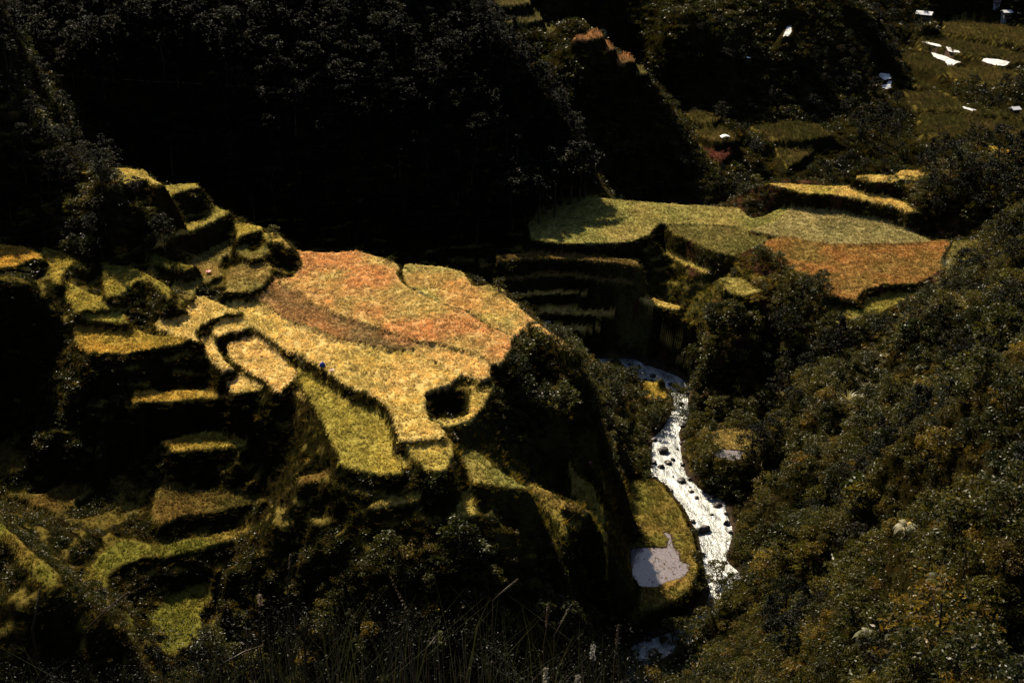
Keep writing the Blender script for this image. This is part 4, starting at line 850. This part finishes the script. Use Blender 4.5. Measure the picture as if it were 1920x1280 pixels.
def put_fern(px, py, pr, sc, label, xyz=None, group=None):
    fm, tm, n, h = pr; x, y, z = xyz if xyz else hit(px, py)
    root = empty('tree_fern', (x, y, z), random.uniform(0, 6), label, 'tree fern', group); root.scale = (sc, sc, sc)
    t = tm.copy(); COL.objects.link(t); t.parent = root
    for k in range(n):
        f = fm.copy(); COL.objects.link(f); f.parent = root; f.location = (0, 0, h); f.rotation_euler = (random.uniform(-.15, .15), random.uniform(-.25, .3), k * 6.283 / n + random.uniform(-.2, .2)); q = random.uniform(.8, 1.1); f.scale = (q, q, q)
FA, FB = fern_proto(1, (.30, .27, .16), 9), fern_proto(2, (.065, .07, .018), 14)
def fern_under(px, py, sc, h):
    """stand the fern so that its crown is at the pixel"""
    x, y, z = hit(px, py + 8); z2 = Hat(x, y); return (x, y, float(z2))
for px, py, pr, sc, lb in [(1695,1015,FA,.95,'pale bleached tree fern standing alone amid black scrub on the right hillside'), (1625,1235,FB,1.15,'largest green tree fern low on the right hillside, fronds spread like an umbrella'),
                           (1755,1125,FB,1.0,'tree fern above and right of the largest one'), (905,1050,FB,.95,'tree fern with one arched lit frond in the dark hollow below the terraces'), (1865,905,FB,.9,'tree fern near the right edge at mid height'),
                           (1500,1130,FB,.8,'tree fern on the lower right hillside left of the largest one'), (1725,700,FB,.8,'tree fern in the dark upper part of the right hillside'), (1890,1275,FB,.9,'tree fern in the bottom right corner')]:
    put_fern(px, py, pr, sc, lb, fern_under(px, py, sc, 2.6))

# ---------------------------------------------------------------- bushes standing out on the rims
RIMB = [(512,442,1,.7,'bare twiggy shrub on the rim above the top left steps'), (556,500,2,.5,'small shrub at the end of the dark rocky step beside the rust terrace'), (860,500,0,1.0,'dark bush behind the rim of the orange green terrace'), (935,545,0,.9,'bush just over the gorge rim right of the notch'),
        (960,552,3,.6,'second bush over the gorge rim, close to the notch'), (1000,590,2,1.0,'olive bush on the gorge rim behind the standing person'), (1022,603,2,.8,'bush on the gorge rim near the pale stones'), (1045,640,1,.9,'bush on the outer tip of the rust terrace spur'),
        (1120,672,3,1.0,'tall bush left of the first white water'), (1150,690,1,.9,'bush leaning over the upper river bend'), (1195,665,0,.8,'dark bush on the far bank above the first white water'), (1225,668,1,.8,'second dark bush on the far bank above the first white water'),
        (1268,765,3,1.15,'tall bush covering the river narrows'), (1250,775,0,1.1,'wide bush on the left side of the river narrows'), (1290,790,1,1.0,'bush on the right side of the river narrows'), (1310,890,0,.9,'round dark bush on the right bank below the narrows'), (1395,362,0,1.3,'dark bushy knoll at the left end of the thin golden terrace'),
        (1415,352,1,1.2,'leafy shrub on the knoll beside the thin golden terrace'), (1402,385,2,1.0,'lowest shrub of the knoll beside the pale field'), (1345,1095,3,1.2,'spreading bush hiding the river below the pool'), (1375,1110,0,1.3,'wide bush right of the hidden stretch of river'),
        (1165,1215,1,.9,'bush over the last bend of the river at the bottom'),(1180,1245,0,1.1,'wide bush under the last bend of the river'),(1205,1255,2,1.0,'yellowish bush at the lower end of the river'),(1225,1240,0,.9,'bush right of the last glimpse of the river'),(1190,1275,1,1.1,'bush at the bottom edge below the river'),
        (1262,1212,3,1.2,'tall bush in front of the hidden lower river'),(1290,1200,1,1.2,'second tall bush in front of the hidden lower river'),(1318,1190,3,1.3,'bush masking the river left of the spreading one'),(1345,1175,0,1.3,'round bush masking the lower river'),(1370,1150,1,1.2,'bush at the right end of the masked river'),(1330,1140,2,1.0,'low bush beside the masked river'),
        (1620,345,0,.8,'shrub at the left end of the short golden terraces'), (1675,352,1,.8,'shrub between the short golden terrace and the dark hillside trees')]
for px, py, sp, sc, lb in RIMB:
    x, y, z = hit(px, py); plant(BT[sp], (x, y, z - .2), random.uniform(0, 6), sc, lb, 'bush')
for px, py, sc, sp in [(1735,330,.55,0),(1765,300,.6,1),(1800,290,.55,2),(1830,300,.65,0),(1870,320,.7,1),(1905,330,.7,3),(1780,340,.6,1),(1820,350,.65,2),(1860,370,.7,0),(1900,400,.7,1),(1755,370,.5,0),(1840,410,.6,2),(1800,390,.55,1),(1760,410,.45,0),(1880,450,.6,2)]:
    x, y, z = hit(px, py); plant(FT[sp], (x, y, z - .4), random.uniform(0, 6), sc * 1.35, 'dark leafy tree on the shoulder at the right end of the golden terraces', 'tree', 'trees on the upper right shoulder')

# ---------------------------------------------------------------- people at work and their things
def skin_body(name, J, E, Rd, mat, parent, root=0, sub=1):
    me = bpy.data.meshes.new(name); me.from_pydata(J, E, []); o = bpy.data.objects.new(name, me); COL.objects.link(o); o.parent = parent
    m1 = o.modifiers.new('skin', 'SKIN'); m2 = o.modifiers.new('sub', 'SUBSURF'); m2.levels = sub; m2.render_levels = sub
    sv = me.skin_vertices[0].data
    for i, r in enumerate(Rd): sv[i].radius = (r, r)
    sv[root].use_root = True; me.materials.append(mat)
    for p in me.polygons: p.use_smooth = True
    return o
SKIN = plain('skin', (.20, .11, .07), .6); HAIR = plain('hair', (.01, .008, .007), .5)
def person(px, py, label, bend, top, leg, rz, hood=None, xyz=None):
    x, y, z = xyz or hit(px, py); root = empty('person', (x, y, float(Hat(x, y))), rz, label, 'person')
    sb, cb = math.sin(bend), math.cos(bend)
    def up(d, s=0, f=0): return (s, -(d * sb) - f * cb, .86 + d * cb - f * sb)      # along the trunk, leaning towards -y
    J = [up(0), up(.25), up(.47), up(.56)]; Rd = [.13, .13, .12, .055]; E = [(0, 1), (1, 2), (2, 3)]
    def chain(st, pts, rs):
        last = st
        for p, r in zip(pts, rs): J.append(p); Rd.append(r); E.append((last, len(J) - 1)); last = len(J) - 1
        return last
    for s in (-1, 1):
        chain(0, [(s * .09, 0, .80), (s * .11, -.05, .46), (s * .12, .03, .07), (s * .12, -.13, .04)], [.095, .065, .045, .035])
        sh = up(.46, s * .17)
        if bend > .5: el = (s * .24, sh[1] - .05, sh[2] - .26); ha = (s * .16, sh[1] - .18, sh[2] - .46)
        else: el = (s * .24, sh[1] + .02, sh[2] - .27); ha = (s * .22, sh[1] - .12, sh[2] - .50)
        w = chain(2, [sh, el, ha], [.06, .045, .03])
        for q, ln in ((-.03, .07), (-.012, .085), (.006, .09), (.024, .08)):
            b0 = np.array(ha) + (q, -.02, -.05); chain(w, [tuple(b0), tuple(b0 + (0, -.03, -ln * .6)), tuple(b0 + (0, -.01, -ln))], [.012, .010, .008])
        b0 = np.array(ha) + (-s * .045, -.02, -.01); chain(w, [tuple(b0), tuple(b0 + (-s * .01, -.02, -.04))], [.012, .009])
    hd = up(.70, 0, .03); chain(3, [up(.62, 0, .01), hd, up(.80, 0, .02)], [.06, .095, .07]); chain(len(J) - 2, [up(.70, 0, .12)], [.03])
    skin_body('body', J, E, Rd, SKIN, root)
    # clothes follow the body a little outside it
    sh = [up(-.02), up(.25), up(.48)]; T_ = list(sh); TE = [(0, 1), (1, 2)]; TR = [.155, .16, .145]
    for s in (-1, 1):
        a = up(.46, s * .18); el = (s * .25, a[1] - (.05 if bend > .5 else -.02), a[2] - .26); T_ += [a, el]; TE += [(2, len(T_) - 2), (len(T_) - 2, len(T_) - 1)]; TR += [.08, .065]
    skin_body('shirt', T_, TE, TR, top, root)
    T_ = [up(.02)]; TE = []; TR = [.15]
    for s in (-1, 1): T_ += [(s * .1, 0, .76), (s * .115, -.05, .46), (s * .12, .02, .14)]; n_ = len(T_); TE += [(0, n_ - 3), (n_ - 3, n_ - 2), (n_ - 2, n_ - 1)]; TR += [.11, .085, .07]
    skin_body('trousers', T_, TE, TR, leg, root)
    skin_body('hat' if hood else 'hair', [up(.70, 0, -.02), up(.78, 0, -.03), up(.84, 0, 0)], [(0, 1), (1, 2)], [.105, .11, .06], hood or HAIR, root)
    return root
RED = plain('red_cloth', (.32, .012, .012), .8); DRED = plain('maroon_cloth', (.20, .015, .03), .8); DARK = plain('dark_cloth', (.012, .012, .018), .9); PINK = plain('pink_cloth', (.55, .16, .18), .8); BLUE = plain('blue_cloth', (.01, .05, .30), .6)
person(992, 619, 'person in dark clothes and red head covering standing on the gorge rim', .12, DARK, DARK, .4, RED)
person(971, 638, 'person in a maroon shirt bending over at the edge of the rust orange terrace', 1.15, DRED, DARK, -.6)
person(1104, 878, 'person in pink and red bent over between two grassy strips above the river', 1.1, PINK, DRED, .8)
person(1912, 72, 'far off person in a reddish shirt on the topmost valley terrace at the right edge', .2, DRED, DARK, 0)
def thing_mesh(name, V, Fq, mat, loc, label, cat, rz=0, smooth=True):
    o = mk_mesh(name, V, Fq, smooth, None, mat); o.location = loc; o.rotation_euler = (0, 0, rz); return tag(o, label, cat)
def lathe(prof, n=20):
    a = np.linspace(0, 2 * np.pi, n, endpoint=False); V = np.concatenate([np.stack([r * np.cos(a), r * np.sin(a), np.full(n, z)], 1) for r, z in prof])
    i = np.arange(len(prof) * n).reshape(-1, n); j = np.roll(i, -1, 1); return V, np.stack([i[:-1], j[:-1], j[1:], i[1:]], -1).reshape(-1, 4)
x, y, z = hit(605, 690); V, Fq = lathe([(.0, .98), (.12, .97), (.28, .88), (.44, .68), (.52, .42), (.50, .18), (.40, .0), (0, 0)], 22)
V[:, :2] *= (1 + .06 * np.sin(5 * np.arctan2(V[:, 1], V[:, 0]) + 7 * V[:, 2]))[:, None]
sk = thing_mesh('sack', V, Fq, BLUE, (x, y, z), 'bulging round blue sack on the edge between the green and straw terraces', 'sack'); kv, kf = lathe([(.03, .95), (.05, 1.0), (.10, 1.1), (.02, 1.12)], 10); k_ = mk_mesh('knot', kv, kf, True, None, BLUE, parent=sk)
x, y, z = hit(622, 697); V, Fq = lathe([(0, .02), (.22, .03), (.30, .16), (.33, .17), (.25, .0), (0, -.01)], 16); V[:, 0] *= 1.7
thing_mesh('bag', V, Fq, plain('pale_pink_plastic', (.6, .42, .38), .5), (x, y, z + .25), 'pale pink flattened bag lying right of the blue sack', 'bag', .9)
x, y, z = hit(391, 514); V, Fq = lathe([(0, .0), (.36, .02), (.50, .20), (.54, .20), (.42, -.03), (0, -.05)], 20)
thing_mesh('basin', V, Fq, plain('pink_plastic', (.75, .30, .27), .4), (x, y, z + .45), 'shallow pink basin left on the small green and brown level', 'basin')
WHITE = plain('white_cloth', (.75, .74, .76), .7)
x, y, z = hit(155, 455); gxx, gyy = np.meshgrid(np.linspace(0, .45, 6), np.linspace(0, .6, 7)); V = np.stack([gxx * (1 - .5 * gyy), .08 * np.sin(9 * gxx + 5 * gyy), 1.0 + gyy], -1).reshape(-1, 3); i = np.arange(42).reshape(7, 6)
fl = empty('flag', (x, y, z), 0, 'scrap of white cloth on a stick in the dark slope at upper left', 'flag'); mk_mesh('cloth', V, np.stack([i[:-1, :-1], i[:-1, 1:], i[1:, 1:], i[1:, :-1]], -1).reshape(-1, 4), True, None, WHITE, parent=fl)
V, Fq = tube([[0, 0, -.3], [0, 0, .8], [0, 0, 1.7]], [.02, .018, .014], 6); mk_mesh('stick', V, Fq, True, None, BARK, parent=fl)
STONE = plain('pale_stone', (.42, .38, .30), .8)
for px, py, s_, lb in [(1027,609,.75,'flat pale stone on the gorge rim right of the standing person'), (1040,618,.4,'smaller pale stone below the flat one on the gorge rim')]:
    x, y, z = hit(px, py); o = bpy.data.objects.new('stone', RM[1].copy()); o.data.materials.clear(); o.data.materials.append(STONE); COL.objects.link(o); o.location = (x, y, z + .15); o.scale = (s_ * 1.2, s_ * .8, s_ * .35); tag(o, lb, 'stone')

# ---------------------------------------------------------------- far houses
TIN = plain('tin_roof', (.62, .62, .64), .35, .5, .1, metal=.0); WALL = plain('grey_wall', (.16, .17, .18), .85); WALL2 = plain('weathered_board', (.09, .07, .06), .9); GLASSM = plain('dark_window', (.01, .012, .015), .2, .5); DOORM = plain('door_wood', (.05, .03, .02), .8)
def box(x0, x1, y0, y1, z0, z1):
    V = np.array([[a, b_, c] for a in (x0, x1) for b_ in (y0, y1) for c in (z0, z1)], float)
    return V, np.array([[0, 1, 3, 2], [4, 6, 7, 5], [0, 4, 5, 1], [2, 3, 7, 6], [0, 2, 6, 4], [1, 5, 7, 3]])
def house(px, py, w, d, h, rise, label, wall, rz, roofm):
    x, y, z = hit(px, py); r = empty('house', (x, y, z - .3), rz, label, 'house')
    V, Fq = box(-w/2, w/2, -d/2, d/2, -1.5, h); mk_mesh('wall', V, Fq, False, None, wall, parent=r)
    e = .5; V = np.array([[-w/2-e, -d/2-e, h], [w/2+e, -d/2-e, h], [w/2+e, 0, h+rise], [-w/2-e, 0, h+rise], [w/2+e, d/2+e, h], [-w/2-e, d/2+e, h]]); V2 = V + [0, 0, .12]
    V = np.vstack([V, V2]); Fq = [np.array([[0, 3, 2, 1], [3, 5, 4, 2], [6, 7, 8, 9], [9, 8, 10, 11], [0, 1, 7, 6], [5, 11, 10, 4], [1, 2, 8, 7], [2, 4, 10, 8], [0, 6, 9, 3], [3, 9, 11, 5]])]
    mk_mesh('roof', V, Fq, False, None, roofm, parent=r)
    for s in (-1, 1):
        f_ = mk_mesh('window', *box(s*w*.28-.5, s*w*.28+.5, -d/2-.06, -d/2+.02, h*.5, h*.8), False, None, GLASSM, parent=r)
        mk_mesh('sill', *box(s*w*.28-.6, s*w*.28+.6, -d/2-.16, -d/2-.003, h*.5-.12, h*.5-.02), False, None, wall, parent=f_)
    mk_mesh('door', *box(-.45, .45, -d/2-.05, -d/2+.02, .3, h*.75), False, None, DOORM, parent=r)
house(1885, 42, 3.3, 3.0, 4.0, .8, 'tall narrow grey house with a white tin roof at the far top right', WALL, .15, TIN)
house(1868, 16, 2.8, 3, 2.6, 1.2, 'bluish grey gabled house uphill of the tall narrow one', plain('bluish_wall', (.22, .24, .32), .8), -.3, WALL2)
house(1733, 34, 6.5, 4, 1.8, 1.2, 'low dark hut with one bright tin roof side above the far terraces', WALL2, -.5, TIN)
house(1902, 212, 2.6, 2.4, 1.8, .8, 'small hut with a pale roof low in the far valley at the right', WALL2, .3, TIN)
for px, py, s_, lb in [(1359,259,1.6,'white tarpaulin draped over a small shelter on the far scrubby spur'), (1401,112,1.2,'tiny white tarpaulin on the dark far slope')]:
    x, y, z = hit(px, py); a = np.linspace(-1, 1, 9); A_, B_ = np.meshgrid(a, a); V = np.stack([A_ * s_, B_ * s_ * .7, s_ * .7 * (1 - A_ ** 2 * .5) * (1 - .35 * B_ ** 2) + .05 * np.sin(7 * A_ + 4 * B_)], -1).reshape(-1, 3); i = np.arange(81).reshape(9, 9)
    thing_mesh('tarpaulin', V, np.stack([i[:-1, :-1], i[:-1, 1:], i[1:, 1:], i[1:, :-1]], -1).reshape(-1, 4), WHITE, (x, y, z + .1), lb, 'tarpaulin', .3)

# ---------------------------------------------------------------- power line across the valley
WIRE = plain('cable', (.02, .02, .02), .8, .1)
e0 = hit(120, 200); e1 = hit(1712, 60)
pts = [np.array((e0[0], e0[1], e0[2] + 7.5))] + [np.array(at_y(px, py, yy)) for px, py, yy in [(560,168,340),(880,143,352),(1080,124,376),(1320,100,410),(1500,82,440)]] + [np.array((e1[0], e1[1], e1[2] + 7.5))]
P = np.array(pts); u_ = np.linspace(0, 6, 60); P = np.stack([np.interp(u_, range(7), P[:, k]) for k in range(3)], 1); P[1:-1] = (P[:-2] + P[1:-1] * 2 + P[2:]) / 4
V, Fq = tube(P, np.full(len(P), .007), 5); pl_ = mk_mesh('power_line', V, Fq, True, None, WIRE); tag(pl_, 'single thin overhead cable sagging across the dark valley', 'cable')
for (q, lb) in ((P[0], 'wooden pole holding the left end of the cable over the black forest'), (P[-1], 'wooden pole holding the right end of the cable on the far slope')):
    gz = float(Hat(q[0], q[1])); V, Fq = tube([[0, 0, gz - 1 - q[2]], [0, 0, (gz - q[2]) * .5], [0, 0, .4]], [.16, .14, .10], 8); o = empty('power_pole', tuple(q), 0, lb, 'pole'); mk_mesh('post', V, Fq, True, None, BARK, parent=o); mk_mesh('crossarm', *box(-.9, .9, -.06, .06, .05, .18), False, None, BARK, parent=o)

# ---------------------------------------------------------------- plants right in front of the camera
FGM = leafy('foreground_blade', .5, .12, .2, rnd=False)
def fg_points(n, ylo, yhi):
    y = rng.uniform(ylo, yhi, n); xw = y * 1.25 * .40; x = rng.uniform(-1, 1, n) * xw; return x, y
def top_z(px_row, y): return math.tan(-(PITCH - math.atan((640 - px_row) / FPX))) * y
V_, F_, C_ = [], [], []; off = 0; r = np.random.default_rng(77)
for k in range(620):
    y = r.uniform(5.5, 13); px = (r.choice([60, 210, 480, 590, 760, 905, 1060, 1150]) + r.normal() * 70) if r.random() < .65 else r.uniform(-40, 1900); lim = 1140 + 60 * math.sin(px * .006) + (50 if px < 300 else 0) + max(0, px - 1100) * .22
    row = lim + abs(r.normal()) * 70; tz = top_z(row, y); f = y * CP - tz * SP; x = (px - 960) / FPX * f; gz = float(Hat(x, y)); h = tz - gz
    if h < .2: continue
    n = 4; t = np.linspace(0, 1, n + 1); a = r.uniform(0, 6.28); le = r.uniform(.2, 1.1); b_ = np.array([math.cos(a), math.sin(a), 0]); s = np.array([-b_[1], b_[0], 0]) * r.uniform(.003, .009)
    Pp = np.array([x, y, gz]) + b_ * (le * (t ** 2 - 1))[:, None] + np.array([0, 0, h]) * (1 - (1 - t) ** 1.3)[:, None]; w = 1 - t ** 2 * .9
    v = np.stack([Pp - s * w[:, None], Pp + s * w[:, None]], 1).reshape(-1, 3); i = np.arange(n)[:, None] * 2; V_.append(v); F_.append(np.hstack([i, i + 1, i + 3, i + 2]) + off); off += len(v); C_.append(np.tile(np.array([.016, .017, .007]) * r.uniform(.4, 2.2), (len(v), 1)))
o = mk_mesh('long_grass', np.concatenate(V_), np.concatenate(F_), False, np.concatenate(C_), FGM); tag(o, 'tangle of dark long grass along the bottom edge in front of the camera', 'grass', kind='stuff')
cs, rs = [], []
for k in range(420):
    y = r.uniform(5.5, 14); px = r.uniform(-60, 1450); lim = 1185 + 45 * math.sin(px * .006 + 1) + (40 if px < 250 else 0) + max(0, px - 1150) * .25; row = lim + abs(r.normal()) * 75; tz = top_z(row, y); f = y * CP - tz * SP; x = (px - 960) / FPX * f; cs.append(np.array([x, y, tz])); rs.append(r.uniform(.08, .3))
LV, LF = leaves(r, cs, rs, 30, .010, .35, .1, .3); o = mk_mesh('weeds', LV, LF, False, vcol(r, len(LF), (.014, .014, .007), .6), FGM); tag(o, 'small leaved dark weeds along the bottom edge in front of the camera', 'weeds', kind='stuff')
SV, SF = [], []; off = 0
for c in cs[::2]:
    gz = float(Hat(c[0], c[1])); a, b_ = tube([[c[0] + .1, c[1] + .05, gz - .1], [c[0] + .05, c[1], (gz + c[2]) / 2], list(c)], [.007, .005, .003], 4); SV.append(a); SF.append(b_ + off); off += len(a)
o = mk_mesh('weed_stems', np.concatenate(SV), np.concatenate(SF), True, None, BARK); tag(o, 'thin stems of the weeds at the bottom edge', 'stems', kind='stuff')
HEADM = leafy('seed_head', .5, .3, .45, tint=(.3, .3, .3), rnd=False)
def stalk(px0, py0, px1, py1, y, label, head='spike', rad=.004, hc=(.35, .26, .15), n_ray=0):
    """seed stalk whose tip shows at (px0,py0) and which leans down to (px1,py1)"""
    a = np.array(at_y(px0, py0, y)); b_ = np.array(at_y(px1, py1, y - .15)); g = b_ + (b_ - a) * .6; g[2] = min(g[2], float(Hat(g[0], g[1])) + .0) if g[2] < Hat(g[0], g[1]) + 1 else float(Hat(g[0], g[1]))
    root = empty('grass_stalk', tuple(g), 0, label, 'grass stalk'); P = np.array([g - g, (b_ - g) * .5 + [.02, 0, .1], b_ - g, (a + b_) / 2 - g + [.01, 0, .02], a - g])
    V, Fq = tube(P, np.array([2.2, 1.8, 1.3, 1.0, .5]) * rad, 5); mk_mesh('stem', V, Fq, True, np.tile([.16, .11, .05], (len(V), 1)), HEADM, parent=root)
    rr = np.random.default_rng(int(px0)); ax = a - b_; L_ = np.linalg.norm(ax); ax /= L_
    if head == 'spike':
        hl = min(.30, L_ * .5); cs_ = [a - g - ax * hl * t for t in np.linspace(0, 1, 12)]; LV, LF = leaves(rr, cs_, [.009] * 12, 10, .009, .1, -.4, .3)
    elif head == 'tuft': LV, LF = leaves(rr, [a - g + [0, 0, -.02 * k] for k in range(5)], [.014] * 5, 22, .011, .1, -.3, .35)
    else:
        LVs = []
        for k in range(n_ray):
            d = rand_dirs(1, rr)[0]; d[2] = abs(d[2]) + .3; d /= np.linalg.norm(d); LVs.append(tube([b_ - g, b_ - g + d * .12 + [0, 0, .02], b_ - g + d * rr.uniform(.2, .34)], [.0022, .0016, .0008], 4))
        LV, LF = join(LVs)
    mk_mesh('seed_head', LV, LF, False, np.tile(hc, (len(LV), 1)), HEADM, parent=root)
for a in [(732,1082,800,1220,8,'long straight seed stalk slanting down to the right, bottom centre left'), (487,1116,485,1185,8,'short stalk with a glowing cream seed tuft at lower left','tuft',.004,(.75,.55,.42)),
          (575,1150,570,1200,7.5,'branching rayed grass head at lower left centre','rays',.005,(.10,.08,.04),18), (970,1086,925,1125,9,'arched stalk leaning right above the dark hollow'), (1028,1136,1020,1210,8,'upright feathery brown stalk at bottom centre','spike',.005,(.22,.13,.07)),
          (1066,1142,1040,1190,8.5,'thin stalk leaning right beside the feathery brown one'), (1160,1172,1152,1240,7.5,'feathery stalk rising before the river foam at the bottom','spike',.005,(.2,.13,.08)), (492,1210,415,1245,6.5,'low stalk lying almost flat at lower left','spike',.006,(.4,.25,.1)),
          (1112,1212,1112,1240,6.5,'stalk with a white bud at bottom centre right','tuft',.004,(.8,.78,.7)), (1083,1268,1080,1290,6,'cream bud right at the bottom edge','tuft',.005,(.8,.74,.6)), (1024,1255,1000,1275,6,'second cream bud at the bottom edge, further left','tuft',.004,(.8,.72,.55)),
          (545,1040,538,1092,9,'faint forked stalk above the lower left terrace'), (240,1110,160,1180,7,'dark stalk crossing the lower left terrace'), (75,1105,60,1180,7,'pale blade standing in the bottom left corner','spike',.006,(.22,.2,.06)), (825,1185,800,1215,7.5,'yellow green leaf tip at bottom centre','tuft',.004,(.3,.34,.06))]:
    stalk(*a)
